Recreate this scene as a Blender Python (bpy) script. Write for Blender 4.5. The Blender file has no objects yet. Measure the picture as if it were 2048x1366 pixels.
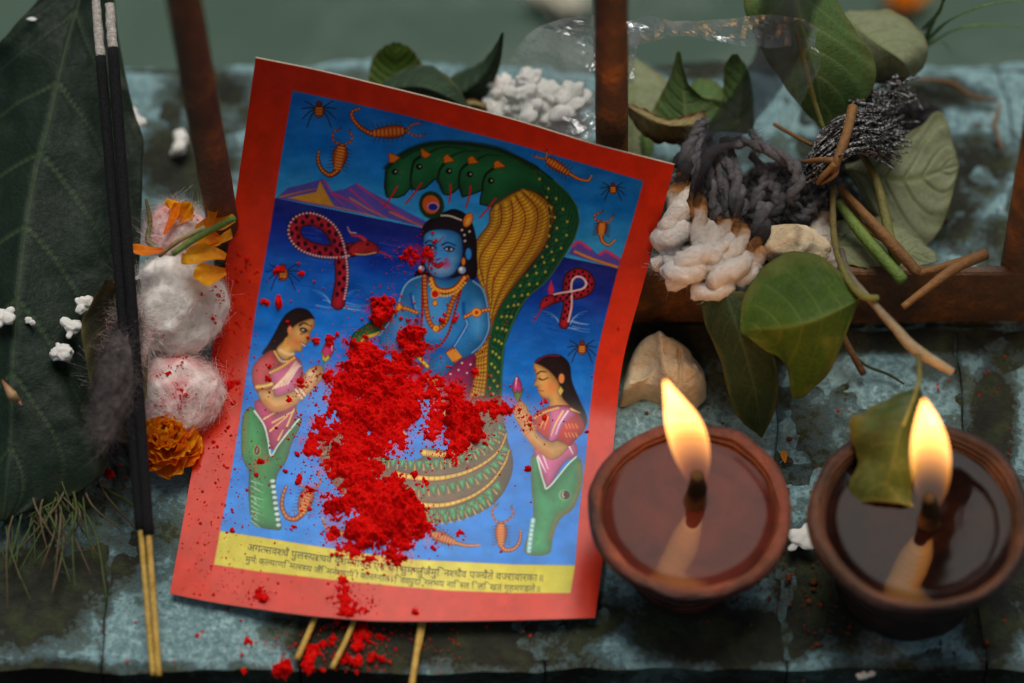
import bpy, math, random
import numpy as np
from mathutils import Vector, Matrix

S = bpy.context.scene
# ---------------------------------------------------------------- camera, sky, sun, exposure
PITCH = math.radians(57.0)      # looking down on the ledge
DIST = 1.22                     # metres from lens to the middle of the ledge
FPX = 6500.0                    # focal length in picture units (2048 wide)
CAM = np.array([0., -DIST*math.cos(PITCH), DIST*math.sin(PITCH)])
FW = np.array([0., math.cos(PITCH), -math.sin(PITCH)]); UP = np.array([0., math.sin(PITCH), math.cos(PITCH)])
cd = bpy.data.cameras.new('camera'); cam = bpy.data.objects.new('camera', cd); S.collection.objects.link(cam)
cam.location = CAM; cam.rotation_euler = (math.pi/2-PITCH, 0, 0)
cd.sensor_width = 36; cd.lens = FPX/2048*36; cd.clip_start = .02; cd.clip_end = 200
cd.dof.use_dof = True; cd.dof.focus_distance = 1.185; cd.dof.aperture_fstop = 3.3
S.camera = cam
W = bpy.data.worlds.new('World'); S.world = W; W.use_nodes = True
SUN_EL, SUN_AZ = math.radians(70), math.radians(6)     # light comes over the water, from behind the card
wn = W.node_tree.nodes; wl = W.node_tree.links
sky = wn.new('ShaderNodeTexSky'); sky.sky_type = 'NISHITA'; sky.sun_disc = False
sky.sun_elevation = SUN_EL; sky.sun_rotation = SUN_AZ; sky.air_density = 1.0; sky.dust_density = 4.0; sky.ozone_density = 1.0
hs = wn.new('ShaderNodeHueSaturation'); hs.inputs['Saturation'].default_value = .42      # overcast: nearly grey sky
wl.new(sky.outputs[0], hs.inputs['Color']); wl.new(hs.outputs[0], wn['Background'].inputs['Color'])
wn['Background'].inputs['Strength'].default_value = .05
sd = bpy.data.lights.new('sun', 'SUN'); sun = bpy.data.objects.new('sun', sd); S.collection.objects.link(sun)
sd.energy = 2.0; sd.angle = math.radians(34); sd.color = (1, .95, .87)
_d = Vector((math.sin(SUN_AZ)*math.cos(SUN_EL), math.cos(SUN_AZ)*math.cos(SUN_EL), math.sin(SUN_EL)))
sun.rotation_euler = _d.to_track_quat('Z', 'Y').to_euler()
S.view_settings.view_transform = 'Standard'; S.view_settings.look = 'None'; S.view_settings.gamma = 1
S.view_settings.exposure = 0.10
S.cycles.use_denoising = True
S.cycles.volume_step_rate = 1.0
def crom(p, n, closed=False):
    """Catmull-Rom curve through points (any dimension), n steps per span."""
    p = np.asarray(p, float)
    if closed:
        q = np.vstack([p[-2], p, p[1]])
    else:
        q = np.vstack([2*p[0]-p[1], p, 2*p[-1]-p[-2]])
    out = []
    for i in range(1, len(q)-2):
        for t in np.arange(n)/n:
            a, b, c, d = q[i-1], q[i], q[i+1], q[i+2]
            out.append(.5*((2*b)+(c-a)*t+(2*a-5*b+4*c-d)*t*t+(3*b-a-3*c+d)*t**3))
    if not closed: out.append(p[-1])
    return np.array(out)
def resample(p, n):
    p = np.asarray(p, float)
    s = np.concatenate([[0], np.cumsum(np.linalg.norm(np.diff(p, axis=0), axis=1))])
    t = np.linspace(0, s[-1], n)
    return np.stack([np.interp(t, s, p[:, i]) for i in range(p.shape[1])], 1)
def _hash(ix, iy, iz, k):
    h = (ix*374761393+iy*668265263+iz*2147483647+k*974634541) & 0xffffffff
    h = ((h ^ (h >> 13))*1274126177) & 0xffffffff
    h = ((h ^ (h >> 16))*2246822519) & 0xffffffff
    return ((h ^ (h >> 15)) & 0xffffff)/16777216.
def noise(p, k=0):
    """Smooth value noise, about -1..1."""
    p = np.asarray(p, float); i = np.floor(p).astype(np.int64); f = p-i; u = f*f*f*(f*(f*6-15)+10)
    r = 0.
    for dx in (0, 1):
        for dy in (0, 1):
            for dz in (0, 1):
                w = (u[:, 0] if dx else 1-u[:, 0])*(u[:, 1] if dy else 1-u[:, 1])*(u[:, 2] if dz else 1-u[:, 2])
                r = r+w*_hash(i[:, 0]+dx, i[:, 1]+dy, i[:, 2]+dz, k)
    return r*2-1
def fbm(p, o=4, k=0, g=.5):
    p = np.asarray(p, float); r = 0.; a = 1.; t = 0.
    for j in range(o):
        r = r+a*noise(p*(2.03**j)+j*7.3, k+j); t += a; a *= g
    return r/t
# ---------------------------------------------------------------- picture point -> place on a surface of known height
def P(px, py, z=0.):
    """Points at height z (metres above the ledge) seen along the given directions."""
    px, py, z = np.broadcast_arrays(np.asarray(px, float), np.asarray(py, float), np.asarray(z, float))
    d = FW+((px-1024)/FPX)[..., None]*np.array([1., 0, 0])-((py-683)/FPX)[..., None]*UP
    t = (z-CAM[2])/d[..., 2]
    return CAM+d*t[..., None]
def proj(v):
    r = np.asarray(v, float)-CAM; dep = r@FW
    return 1024+FPX*r[..., 0]/dep, 683-FPX*(r@UP)/dep
MM = .001
U = DIST/FPX                    # metres for one picture unit, about 0.19 mm
COL = S.collection
BASE = {}
def adopt(o, parent):
    o.parent = parent
    if parent.name in BASE: o.matrix_parent_inverse = Matrix.Translation(-Vector(BASE[parent.name]))
def mesh(name, v, f, mat=None, parent=None, smooth=True, attrs=None):
    v = np.ascontiguousarray(v, np.float32)
    me = bpy.data.meshes.new(name)
    if isinstance(f, np.ndarray):
        k = f.shape[1]; n = len(f)
        me.vertices.add(len(v)); me.vertices.foreach_set('co', v.ravel())
        me.loops.add(n*k); me.loops.foreach_set('vertex_index', f.astype(np.int32).ravel())
        me.polygons.add(n); me.polygons.foreach_set('loop_start', np.arange(n, dtype=np.int32)*k)
        me.update(calc_edges=True); me.validate()
    else:
        me.from_pydata(v.tolist(), [], [list(map(int, q)) for q in f]); me.update()
    me.polygons.foreach_set('use_smooth', np.full(len(me.polygons), bool(smooth)))
    for k, a in (attrs or {}).items():
        a = np.asarray(a, np.float32)
        if a.ndim == 1:
            at = me.attributes.new(k, 'FLOAT', 'POINT'); at.data.foreach_set('value', a)
        else:
            at = me.color_attributes.new(k, 'FLOAT_COLOR', 'POINT')
            at.data.foreach_set('color', np.concatenate([a, np.ones((len(a), 1))], 1).astype(np.float32).ravel())
    if mat: me.materials.append(mat)
    o = bpy.data.objects.new(name, me); COL.objects.link(o)
    if parent: adopt(o, parent)
    return o
def tag(o, label=None, cat=None, group=None, kind=None):
    for k, x in (('label', label), ('category', cat), ('group', group), ('kind', kind)):
        if x: o[k] = x
    return o
def thing(name, label, cat, group=None, at=(0, 0, 0)):
    """An Empty at the thing's base that parents its parts."""
    o = bpy.data.objects.new(name, None); COL.objects.link(o); o.empty_display_size = .01
    o.location = [float(x) for x in at]; BASE[o.name] = [float(x) for x in at]
    return tag(o, label, cat, group)
def gridf(n, m, wrap=False):
    """Quads of an n x m vertex grid (row-major); wrap closes the second direction."""
    i = np.arange(n-1)[:, None]; j = np.arange(m if wrap else m-1)[None]
    j2 = (j+1) % m
    return np.stack([i*m+j+0*j, (i+1)*m+j, (i+1)*m+j2, i*m+j2+0*i], -1).reshape(-1, 4)
def frames(p):
    t = np.gradient(p, axis=0); t /= np.linalg.norm(t, axis=1)[:, None]+1e-12
    n = np.cross(t, [0.13, .21, 1.]); n /= np.linalg.norm(n, axis=1)[:, None]+1e-9
    return t, n, np.cross(t, n)
def tube_geo(p, r, seg=10, lump=0., seed=0, flat=1., cap=True):
    """Tapered tube along p (k,3) with radii r; closed, rounded ends."""
    p = np.asarray(p, float); r = np.broadcast_to(np.asarray(r, float), len(p)).copy()
    t, n, b = frames(p)
    a = np.arange(seg)/seg*2*np.pi
    ring = np.cos(a)[None, :, None]*n[:, None]+np.sin(a)[None, :, None]*b[:, None]*flat
    rr = r[:, None]*np.ones(seg)
    if lump:
        q = (p[:, None]+ring*r[:, None, None]).reshape(-1, 3)
        rr = rr*(1+lump*fbm(q/np.median(r)*.7+seed*3.1, 3).reshape(len(p), seg))
    v = p[:, None]+ring*rr[..., None]
    f = gridf(len(p), seg, True)
    v = v.reshape(-1, 3); tt = np.repeat(np.linspace(0, 1, len(p)), seg)
    if cap:
        e0, e1 = len(v), len(v)+1
        v = np.vstack([v, p[0]-t[0]*r[0]*.35, p[-1]+t[-1]*r[-1]*.35]); tt = np.append(tt, [0, 1])
        j = np.arange(seg); j2 = (j+1) % seg; L = (len(p)-1)*seg
        f = np.vstack([f, np.stack([np.full(seg, e0), j, j2, j2], 1), np.stack([np.full(seg, e1), L+j2, L+j, L+j], 1)])
    return v, f, tt
def quads_to_list(f):
    return [q[:3] if q[2] == q[3] else q for q in f.tolist()]
def tube(name, p, r, mat, parent=None, seg=10, steps=6, **k):
    p = crom(np.asarray(p, float), steps) if len(p) > 2 else resample(np.asarray(p, float), max(4, steps))
    r = np.interp(np.linspace(0, 1, len(p)), np.linspace(0, 1, len(np.atleast_1d(r))), np.atleast_1d(r)) if np.size(r) > 1 else r
    v, f, t = tube_geo(p, r, seg, **k)
    return mesh(name, v, quads_to_list(f), mat, parent, attrs={'t': t})
def merge(geos):
    vs, fs, ts, o = [], [], [], 0
    for g in geos:
        vs.append(g[0]); fs.append(g[1]+o); o += len(g[0])
        ts.append(g[2] if len(g) > 2 else np.zeros(len(g[0])))
    return np.vstack(vs), np.vstack(fs), np.concatenate(ts)
def ico(sub):
    import bmesh
    bm = bmesh.new(); bmesh.ops.create_icosphere(bm, subdivisions=sub, radius=1)
    v = np.array([x.co[:] for x in bm.verts]); f = np.array([[y.index for y in x.verts] for x in bm.faces]); bm.free()
    return v, f
ICO = {k: ico(k) for k in (1, 2, 3, 4, 5)}
def rotm(rx, ry, rz):
    from mathutils import Euler
    return np.array(Euler((rx, ry, rz)).to_matrix())
def lobes_geo(lobes, sub=4, k=22., rough=.0, seed=0):
    """Blob: the smooth union of spheres (cx,cy,cz,r) seen from the middle."""
    d, f = ICO[sub]
    acc = np.zeros(len(d)); 
    for cx, cy, cz, r in lobes:
        c = np.array([cx, cy, cz]); b = d@c; disc = r*r-(c@c-b*b)
        h = np.where(disc > 0, b+np.sqrt(np.maximum(disc, 0)), 0.); h = np.maximum(h, .05)
        acc += np.exp(k*h)
    h = np.log(acc)/k
    h = h*(1+rough*fbm(d*3+seed, 4))
    return d*h[:, None], f
def cr3(l, n=8): return crom(np.array(l, float), n)
def PX(l, n=8, z=None):
    """Curve through (px,py,z) triples -> world points."""
    q = crom(np.array(l, float), n) if len(l) > 2 else resample(np.array(l, float), n)
    return P(q[:, 0], q[:, 1], q[:, 2] if z is None else z)

# ---------------------------------------------------------------- materials
def s2l(c):
    c = np.asarray(c, float)/255.
    return np.where(c <= .04045, c/12.92, ((c+.055)/1.055)**2.4)
class Mt:
    """Small node-graph helper around one Principled shader."""
    def __init__(s, name, rough=.6, spec=.5, **k):
        s.m = bpy.data.materials.new(name); s.m.use_nodes = True; s.t = s.m.node_tree; s.n = s.t.nodes; s.l = s.t.links
        s.b = s.n['Principled BSDF']; s.b.inputs['Roughness'].default_value = rough; s.b.inputs['Specular IOR Level'].default_value = spec
        for a, x in k.items(): s.b.inputs[a.replace('_', ' ')].default_value = x
        s.tc = s.n.new('ShaderNodeTexCoord')
    def noise(s, scale, detail=5, rough=.6, dist=0., co=None):
        n = s.n.new('ShaderNodeTexNoise'); n.inputs['Scale'].default_value = scale; n.inputs['Detail'].default_value = detail; n.inputs['Roughness'].default_value = rough; n.inputs['Distortion'].default_value = dist
        s.l.new(co if co is not None else s.tc.outputs['Object'], n.inputs['Vector']); return n.outputs[0]
    def vor(s, scale, feat='F1', co=None):
        n = s.n.new('ShaderNodeTexVoronoi'); n.feature = feat; n.inputs['Scale'].default_value = scale
        s.l.new(co if co is not None else s.tc.outputs['Object'], n.inputs['Vector']); return n.outputs[0]
    def attr(s, name, col=False):
        n = s.n.new('ShaderNodeAttribute'); n.attribute_name = name; return n.outputs['Color' if col else 'Fac']
    def math(s, op, a, b=0., clamp=False):
        n = s.n.new('ShaderNodeMath'); n.operation = op; n.use_clamp = clamp
        for i, x in enumerate((a, b)):
            if hasattr(x, 'is_output'): s.l.new(x, n.inputs[i])
            else: n.inputs[i].default_value = x
        return n.outputs[0]
    def ramp(s, fac, stops):
        n = s.n.new('ShaderNodeValToRGB'); e = n.color_ramp.elements
        while len(e) < len(stops): e.new(.5)
        for i, (p, c) in enumerate(stops):
            e[i].position = p; e[i].color = (*c, 1) if len(c) == 3 else c
        s.l.new(fac, n.inputs[0]); return n.outputs[0]
    def mix(s, fac, a, b, mode='MIX'):
        n = s.n.new('ShaderNodeMix'); n.data_type = 'RGBA'; n.blend_type = mode
        for i, x in ((0, fac), (6, a), (7, b)):
            if hasattr(x, 'is_output'): s.l.new(x, n.inputs[i])
            else: n.inputs[i].default_value = x if i == 0 else (*x, 1)
        return n.outputs[2]
    def col(s, x):
        if hasattr(x, 'is_output'): s.l.new(x, s.b.inputs['Base Color'])
        else: s.b.inputs['Base Color'].default_value = (*x, 1)
        return s
    def put(s, k, x):
        if hasattr(x, 'is_output'): s.l.new(x, s.b.inputs[k])
        else: s.b.inputs[k].default_value = x
        return s
    def bump(s, h, dist, strength=1., chain=None):
        n = s.n.new('ShaderNodeBump'); n.inputs['Distance'].default_value = dist; n.inputs['Strength'].default_value = strength
        s.l.new(h, n.inputs['Height'])
        if chain: s.l.new(chain, n.inputs['Normal'])
        s.l.new(n.outputs[0], s.b.inputs['Normal']); return n.outputs[0]
def c3(r, g, b): return tuple(s2l((r, g, b)))
# ---------------------------------------------------------------- setting: painted brick ledge, pond, iron stand
def grime_and_bar_shade(px, py):
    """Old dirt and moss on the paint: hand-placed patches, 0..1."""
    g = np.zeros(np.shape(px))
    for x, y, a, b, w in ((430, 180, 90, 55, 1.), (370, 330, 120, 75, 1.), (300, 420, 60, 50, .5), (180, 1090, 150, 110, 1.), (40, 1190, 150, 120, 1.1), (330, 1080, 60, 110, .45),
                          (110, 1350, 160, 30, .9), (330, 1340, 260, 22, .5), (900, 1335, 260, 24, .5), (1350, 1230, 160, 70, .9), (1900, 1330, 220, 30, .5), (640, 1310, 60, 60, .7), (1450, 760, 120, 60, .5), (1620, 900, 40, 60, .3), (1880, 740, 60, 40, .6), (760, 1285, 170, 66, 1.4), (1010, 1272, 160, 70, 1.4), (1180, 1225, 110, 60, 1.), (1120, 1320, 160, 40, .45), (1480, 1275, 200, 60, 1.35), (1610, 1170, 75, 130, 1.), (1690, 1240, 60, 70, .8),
                          (1700, 675, 600, 34, 1.25), (1320, 690, 160, 70, 1.1), (1985, 860, 48, 140, 1.), (1985, 1230, 60, 120, 1.), (2040, 1120, 70, 150, .9),  # first two patches: the iron bar's shadow and dirt, painted as one dark strip
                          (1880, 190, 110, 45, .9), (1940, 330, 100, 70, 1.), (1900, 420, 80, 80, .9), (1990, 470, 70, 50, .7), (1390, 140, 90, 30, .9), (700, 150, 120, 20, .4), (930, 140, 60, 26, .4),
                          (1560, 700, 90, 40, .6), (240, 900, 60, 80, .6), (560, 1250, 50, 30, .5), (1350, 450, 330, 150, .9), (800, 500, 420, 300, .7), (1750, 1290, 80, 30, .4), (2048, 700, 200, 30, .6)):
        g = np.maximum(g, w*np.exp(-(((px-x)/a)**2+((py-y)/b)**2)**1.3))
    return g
Y_BACK, Y_MID, Y_FRONT = P(1024, 112)[1], P(1024, 652)[1], P(1024, 1338)[1]
m = Mt('worn_turquoise_paint', .62, .35)
f1 = m.noise(70, 6, .65); f2 = m.noise(420, 5, .7); f3 = m.noise(1500, 3, .6); lo = m.noise(16, 3, .5)
g = m.attr('g')
k = m.math('ADD', m.math('MULTIPLY', g, 1.12), m.math('MULTIPLY', m.math('SUBTRACT', f1, .5), 1.7))
k = m.math('ADD', k, m.math('MULTIPLY', m.math('SUBTRACT', f2, .5), 1.15))
k = m.math('ADD', k, m.math('MULTIPLY', m.math('SUBTRACT', lo, .5), 1.1))
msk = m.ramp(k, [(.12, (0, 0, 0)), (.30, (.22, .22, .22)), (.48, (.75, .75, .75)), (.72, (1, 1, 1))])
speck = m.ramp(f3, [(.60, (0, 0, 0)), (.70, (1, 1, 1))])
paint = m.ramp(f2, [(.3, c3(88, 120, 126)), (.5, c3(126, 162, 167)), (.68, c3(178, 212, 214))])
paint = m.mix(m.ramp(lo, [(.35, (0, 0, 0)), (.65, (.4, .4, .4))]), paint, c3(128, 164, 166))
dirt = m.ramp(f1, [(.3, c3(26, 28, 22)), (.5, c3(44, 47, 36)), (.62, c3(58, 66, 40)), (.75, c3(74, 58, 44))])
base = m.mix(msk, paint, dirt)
base = m.mix(m.math('MULTIPLY', speck, .55), base, c3(48, 42, 36))
m.col(base); m.put('Roughness', m.ramp(msk, [(0, (.5, .5, .5)), (1, (.85, .85, .85))]))
h = m.math('ADD', m.math('MULTIPLY', f1, .6), m.math('MULTIPLY', f2, .5)); h = m.math('SUBTRACT', h, m.math('MULTIPLY', msk, .35)); h = m.math('ADD', h, m.math('MULTIPLY', f3, .12))
m.bump(h, .0040, 1.)
M_LEDGE = m.m
m = Mt('mossy_mortar', .95, .2); m.col(m.ramp(m.noise(300, 5), [(.3, c3(22, 24, 18)), (.6, c3(50, 52, 38)), (.8, c3(70, 76, 48))])); m.bump(m.noise(500, 5), .002); M_MORTAR = m.m

def add_brick(x0, x1, y0, y1, parent, seed, back_edge=False):
    nx, ny = int((x1-x0)/.0022)+2, int((y1-y0)/.0022)+2
    X, Y = np.meshgrid(np.linspace(x0, x1, nx), np.linspace(y0, y1, ny), indexing='ij')
    q = np.stack([X.ravel(), Y.ravel(), np.full(X.size, seed*.37)], 1)
    e = np.minimum(np.minimum(X-x0, x1-X), np.minimum(Y-y0, y1-Y)).ravel()
    wob = fbm(q*[90, 90, 1], 3, 5)*.0022
    rim = np.clip(1-(e+wob)/.006, 0, 1)**2*(.55+.45*fbm(q*[40, 40, 1], 2, 17))
    Z = fbm(q*[26, 26, 1], 4, 2)*.0030+fbm(q*[120, 120, 1], 4, 9)*.0014-rim*.0015-.0003*(seed % 3)
    if back_edge:
        X = X+0; Y = Y+(fbm(np.stack([X.ravel()*38, Y.ravel()*0, X.ravel()*0], 1), 3, 11).reshape(X.shape)*.005)*np.clip((Y-(y1-.03))/.03, 0, 1)
        eb = np.clip(1-((y1-Y.ravel())+wob*2)/.014, 0, 1)
        Z = Z-eb**2*.006+np.clip(1-abs((y1-Y.ravel())-.014)/.01, 0, 1)*.0025
    wq = np.stack([X.ravel()*30, Y.ravel()*30, 0*X.ravel()], 1)
    v = np.stack([X.ravel()+fbm(wq, 3, 31)*.004, Y.ravel()+fbm(wq+50, 3, 37)*(.003 if not back_edge else .001), Z], 1)
    px, py = proj(v); gg = grime_and_bar_shade(px, py)+rim*.30*(0 if back_edge else 1)
    bi = np.concatenate([np.arange(nx)*ny, (nx-1)*ny+np.arange(1, ny), (np.arange(nx-1)[::-1])*ny+ny-1, np.arange(ny-2, 0, -1)])
    low = v[bi].copy(); low[:, 2] = -.05
    o = len(v); nb = len(bi); j = np.arange(nb); j2 = (j+1) % nb
    f = np.vstack([gridf(nx, ny), np.stack([bi[j], bi[j2], o+j2, o+j], 1)])
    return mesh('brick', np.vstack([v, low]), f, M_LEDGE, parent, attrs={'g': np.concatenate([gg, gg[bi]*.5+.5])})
def box_geo(a, b):
    (x0, y0, z0), (x1, y1, z1) = a, b
    v = np.array([(x, y, z) for x in (x0, x1) for y in (y0, y1) for z in (z0, z1)], float)
    return v, np.array([(0, 1, 3, 2), (4, 6, 7, 5), (0, 4, 5, 1), (2, 3, 7, 6), (0, 2, 6, 4), (1, 5, 7, 3)])
v, f = box_geo((-1.2, Y_FRONT+.004, -.6), (1.2, Y_BACK-.006, -.0010))
ledge = tag(mesh('ledge', v, f, M_LEDGE, smooth=False, attrs={'g': np.full(8, .52)}), kind='structure')
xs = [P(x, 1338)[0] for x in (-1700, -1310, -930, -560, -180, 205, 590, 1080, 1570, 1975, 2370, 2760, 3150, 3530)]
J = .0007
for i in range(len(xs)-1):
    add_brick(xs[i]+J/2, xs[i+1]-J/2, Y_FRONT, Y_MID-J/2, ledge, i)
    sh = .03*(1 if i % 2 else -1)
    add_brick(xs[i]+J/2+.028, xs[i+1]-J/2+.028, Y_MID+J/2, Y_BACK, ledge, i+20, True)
# the ground in front of and below the ledge
m = Mt('damp_stone_ground', .8, .3); m.col(m.ramp(m.noise(30, 6), [(.3, c3(30, 34, 32)), (.7, c3(70, 78, 74))])); m.bump(m.noise(120, 5), .006)
v, f = box_geo((-3, -4, -.8), (3, Y_FRONT-.002, -.45)); tag(mesh('ground', v, f, m.m, smooth=False), kind='structure')
# pond
m = Mt('green_pond_water', .12, .12); m.put('IOR', 1.33)
m.col(m.ramp(m.noise(3, 4), [(.3, c3(68, 87, 76)), (.7, c3(80, 100, 88))])); m.bump(m.noise(14, 3, .5, .6), .01, .35)
n = 40; X, Y = np.meshgrid(np.linspace(-30, 30, n), np.linspace(Y_BACK-.02, 60, n), indexing='ij')
tag(mesh('pond_water', np.stack([X.ravel(), Y.ravel(), np.full(n*n, -.26)], 1), gridf(n, n)[:, ::-1].copy(), m.m), kind='structure')

# ---------------------------------------------------------------- rusty iron stand
m = Mt('rusty_iron', .7, .35)
a, b = m.noise(55, 6, .7), m.noise(500, 4, .7)
m.col(m.mix(m.ramp(b, [(.42, (0, 0, 0)), (.68, (.8, .8, .8))]), m.ramp(a, [(.3, c3(62, 48, 38)), (.5, c3(98, 70, 48)), (.64, c3(146, 92, 44)), (.76, c3(186, 122, 58))]), c3(84, 54, 36)))
m.bump(m.math('ADD', a, m.math('MULTIPLY', b, .4)), .0012); m.put('Roughness', m.ramp(b, [(.3, (.5, .5, .5)), (.7, (.8, .8, .8))])); M_RUST = m.m
YB = P(1024, 650)[1]
st = thing('iron_stand', 'rusty iron stand with upright posts and a flat bar along the ledge', 'stand', at=(P(1225, 600)[0], YB, 0))
def bar_geo(x0, x1, y0, y1, z0, z1, n=40, seed=0, ax=0):
    """Long bevelled flat bar with a slightly uneven surface."""
    c = .0009; prof = [(y0, z0+c), (y0, z1-c), (y0+c, z1), (y1-c, z1), (y1, z1-c), (y1, z0+c), (y1-c, z0), (y0+c, z0)]
    p = np.linspace(x0, x1, n); v = np.array([(x, a, b) for x in p for a, b in prof])
    v += (fbm(v*60+seed, 3)*.0005)[:, None]*np.array([0, 1, 1])
    f = gridf(n, 8, True).tolist()+[list(range(8))[::-1], list(range((n-1)*8, n*8))]
    if ax: v = v[:, [1, 0, 2]]
    return v, f
XR = P(2034, 600, 0)[0]
v, f = bar_geo(P(1020, 640)[0], XR+.03, YB, YB+.004, .0012, .0345, 60); mesh('bar', v, f, M_RUST, st, smooth=False)
v, f = bar_geo(P(1020, 640)[0], XR+.03, YB+.0042, YB+.019, .001, .005, 40, 4); mesh('bar_foot', v, f, M_RUST, st, smooth=False)
def post(px0, py0, z0, px1, py1, z1, r):
    a, b = P(px0, py0, z0), P(px1, py1, z1); p = resample(np.array([a, b]), 30)
    d = b-a; q = b+d/np.linalg.norm(d)*.22
    p = resample(np.array([a, q]), 50)
    return tube('post', p, r, M_RUST, st, seg=20, steps=1, lump=.035, seed=px0)
def up(px, py, dz):
    """Picture position of the point dz above the ledge point (px,py)."""
    return proj(P(px, py)+np.array([0, 0, dz]))
post(462, 540, 0, 368, 0, .186, .0060)
post(1225, 452, 0, 1222, 0, .158, .0060)
post(2024, 606, .0, 2102, 150, .158, .0066)
xr = P(1228, 470)[0]; v, f = bar_geo(YB+.005, P(1225, 452)[1], xr-.006, xr+.006, .0055, .0095, 20, 6, 1); mesh('cross_bar', v, f, M_RUST, st, smooth=False)
# ---------------------------------------------------------------- the print on the card (flat colour, rasterised from shapes)
class Art:
    """Flat print: shapes in picture units, filled into a colour grid that later becomes the card's ink."""
    def __init__(s, x0, y0, x1, y1, k):
        s.x0, s.y0, s.k = x0, y0, k
        s.w, s.h = int((x1-x0)*k), int((y1-y0)*k)
        s.img = np.zeros((s.h, s.w, 3))
    def win(s, a, b, c, d):
        i0 = max(0, int((a-s.x0)*s.k)-2); i1 = min(s.w, int((c-s.x0)*s.k)+3)
        j0 = max(0, int((b-s.y0)*s.k)-2); j1 = min(s.h, int((d-s.y0)*s.k)+3)
        if i1 <= i0 or j1 <= j0: return None
        X = s.x0+(np.arange(i0, i1)+.5)/s.k; Y = s.y0+(np.arange(j0, j1)+.5)/s.k
        X, Y = np.meshgrid(X, Y)
        return (slice(j0, j1), slice(i0, i1)), X, Y
    def put(s, sl, X, Y, a, col):
        c = col(X, Y) if callable(col) else np.array(col, float)
        s.img[sl] = s.img[sl]*(1-a[..., None]) + c*a[..., None]
    def poly(s, pts, col, smooth=True, soft=0, alpha=1., line=None, lw=1.6, shade=None):
        p = np.array(pts, float)
        if smooth: p = crom(np.vstack([p, p[:1]]), 5, closed=True)
        m = soft+1.5
        r = s.win(p[:, 0].min()-m, p[:, 1].min()-m, p[:, 0].max()+m, p[:, 1].max()+m)
        if r is None: return
        sl, X, Y = r
        ins = np.zeros(X.shape, bool); dist = np.full(X.shape, 1e9)
        q = np.roll(p, -1, axis=0)
        for (ax, ay), (bx, by) in zip(p, q):
            if ay != by:
                c = ((ay > Y) != (by > Y)) & (X < (bx-ax)*(Y-ay)/(by-ay)+ax)
                ins ^= c
            dx, dy = bx-ax, by-ay; L = dx*dx+dy*dy
            if L < 1e-9: continue
            t = np.clip(((X-ax)*dx+(Y-ay)*dy)/L, 0, 1)
            dist = np.minimum(dist, (X-ax-t*dx)**2+(Y-ay-t*dy)**2)
        d = np.sqrt(dist); sd = np.where(ins, d, -d)
        e = max(soft, .7/s.k)
        a = np.clip(.5+sd/(2*e), 0, 1)*alpha
        if shade is None: shade = .42 if (smooth and soft <= 2) else 0
        if shade and not callable(col):      # airbrushed modelling, as on cheap devotional prints
            w = max(3., .17*min(np.ptp(p[:, 0]), np.ptp(p[:, 1])))
            lit = 1.10-shade*np.exp(-np.maximum(sd, 0)/w)
            gx = (X-p[:, 0].mean())/(np.ptp(p[:, 0])+1); lit = lit*(1.0-.16*gx)
            c0 = np.array(col, float); s.put(sl, X, Y, a, lambda X, Y: np.clip(c0*lit[..., None], 0, 255))
        else: s.put(sl, X, Y, a, col)
        if line is not None:
            a = np.clip(.5+(lw/2-d)*s.k, 0, 1)
            s.put(sl, X, Y, a, line)
    def stroke(s, pts, w, col, w1=None, soft=0, alpha=1., smooth=True):
        p = np.array(pts, float)
        if smooth and len(p) > 2: p = crom(p, 6)
        w1 = w if w1 is None else w1
        n = len(p); ws = np.linspace(w, w1, n)/2
        m = max(w, w1)/2+soft+1.5
        r = s.win(p[:, 0].min()-m, p[:, 1].min()-m, p[:, 0].max()+m, p[:, 1].max()+m)
        if r is None: return
        sl, X, Y = r
        best = np.full(X.shape, -1e9)
        for i in range(n-1):
            ax, ay = p[i]; dx, dy = p[i+1]-p[i]; L = dx*dx+dy*dy
            if L < 1e-9: continue
            t = np.clip(((X-ax)*dx+(Y-ay)*dy)/L, 0, 1)
            d = np.sqrt((X-ax-t*dx)**2+(Y-ay-t*dy)**2)
            best = np.maximum(best, ws[i]*(1-t)+ws[i+1]*t-d)
        e = max(soft, .7/s.k)
        if max(w, w1) > 8 and not soft and not callable(col):
            c0 = np.array(col, float); lit = .72+.46*np.clip(best/(max(w, w1)/2), 0, 1)**.7
            col = lambda X, Y: np.clip(c0*lit[..., None], 0, 255)
        s.put(sl, X, Y, np.clip(.5+best/(2*e), 0, 1)*alpha, col)
    def ell(s, cx, cy, rx, ry, col, rot=0, soft=0, alpha=1., line=None, lw=1.4):
        t = np.linspace(0, 2*np.pi, 21)[:-1]; c, n = math.cos(rot), math.sin(rot)
        x, y = rx*np.cos(t), ry*np.sin(t)
        s.poly(np.stack([cx+x*c-y*n, cy+x*n+y*c], 1), col, smooth=False, soft=soft, alpha=alpha, line=line, lw=lw)
    def dots(s, pts, n, r, col):
        p = resample(crom(np.array(pts, float), 8), n)
        for x, y in p: s.ell(x, y, r, r, col)

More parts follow.
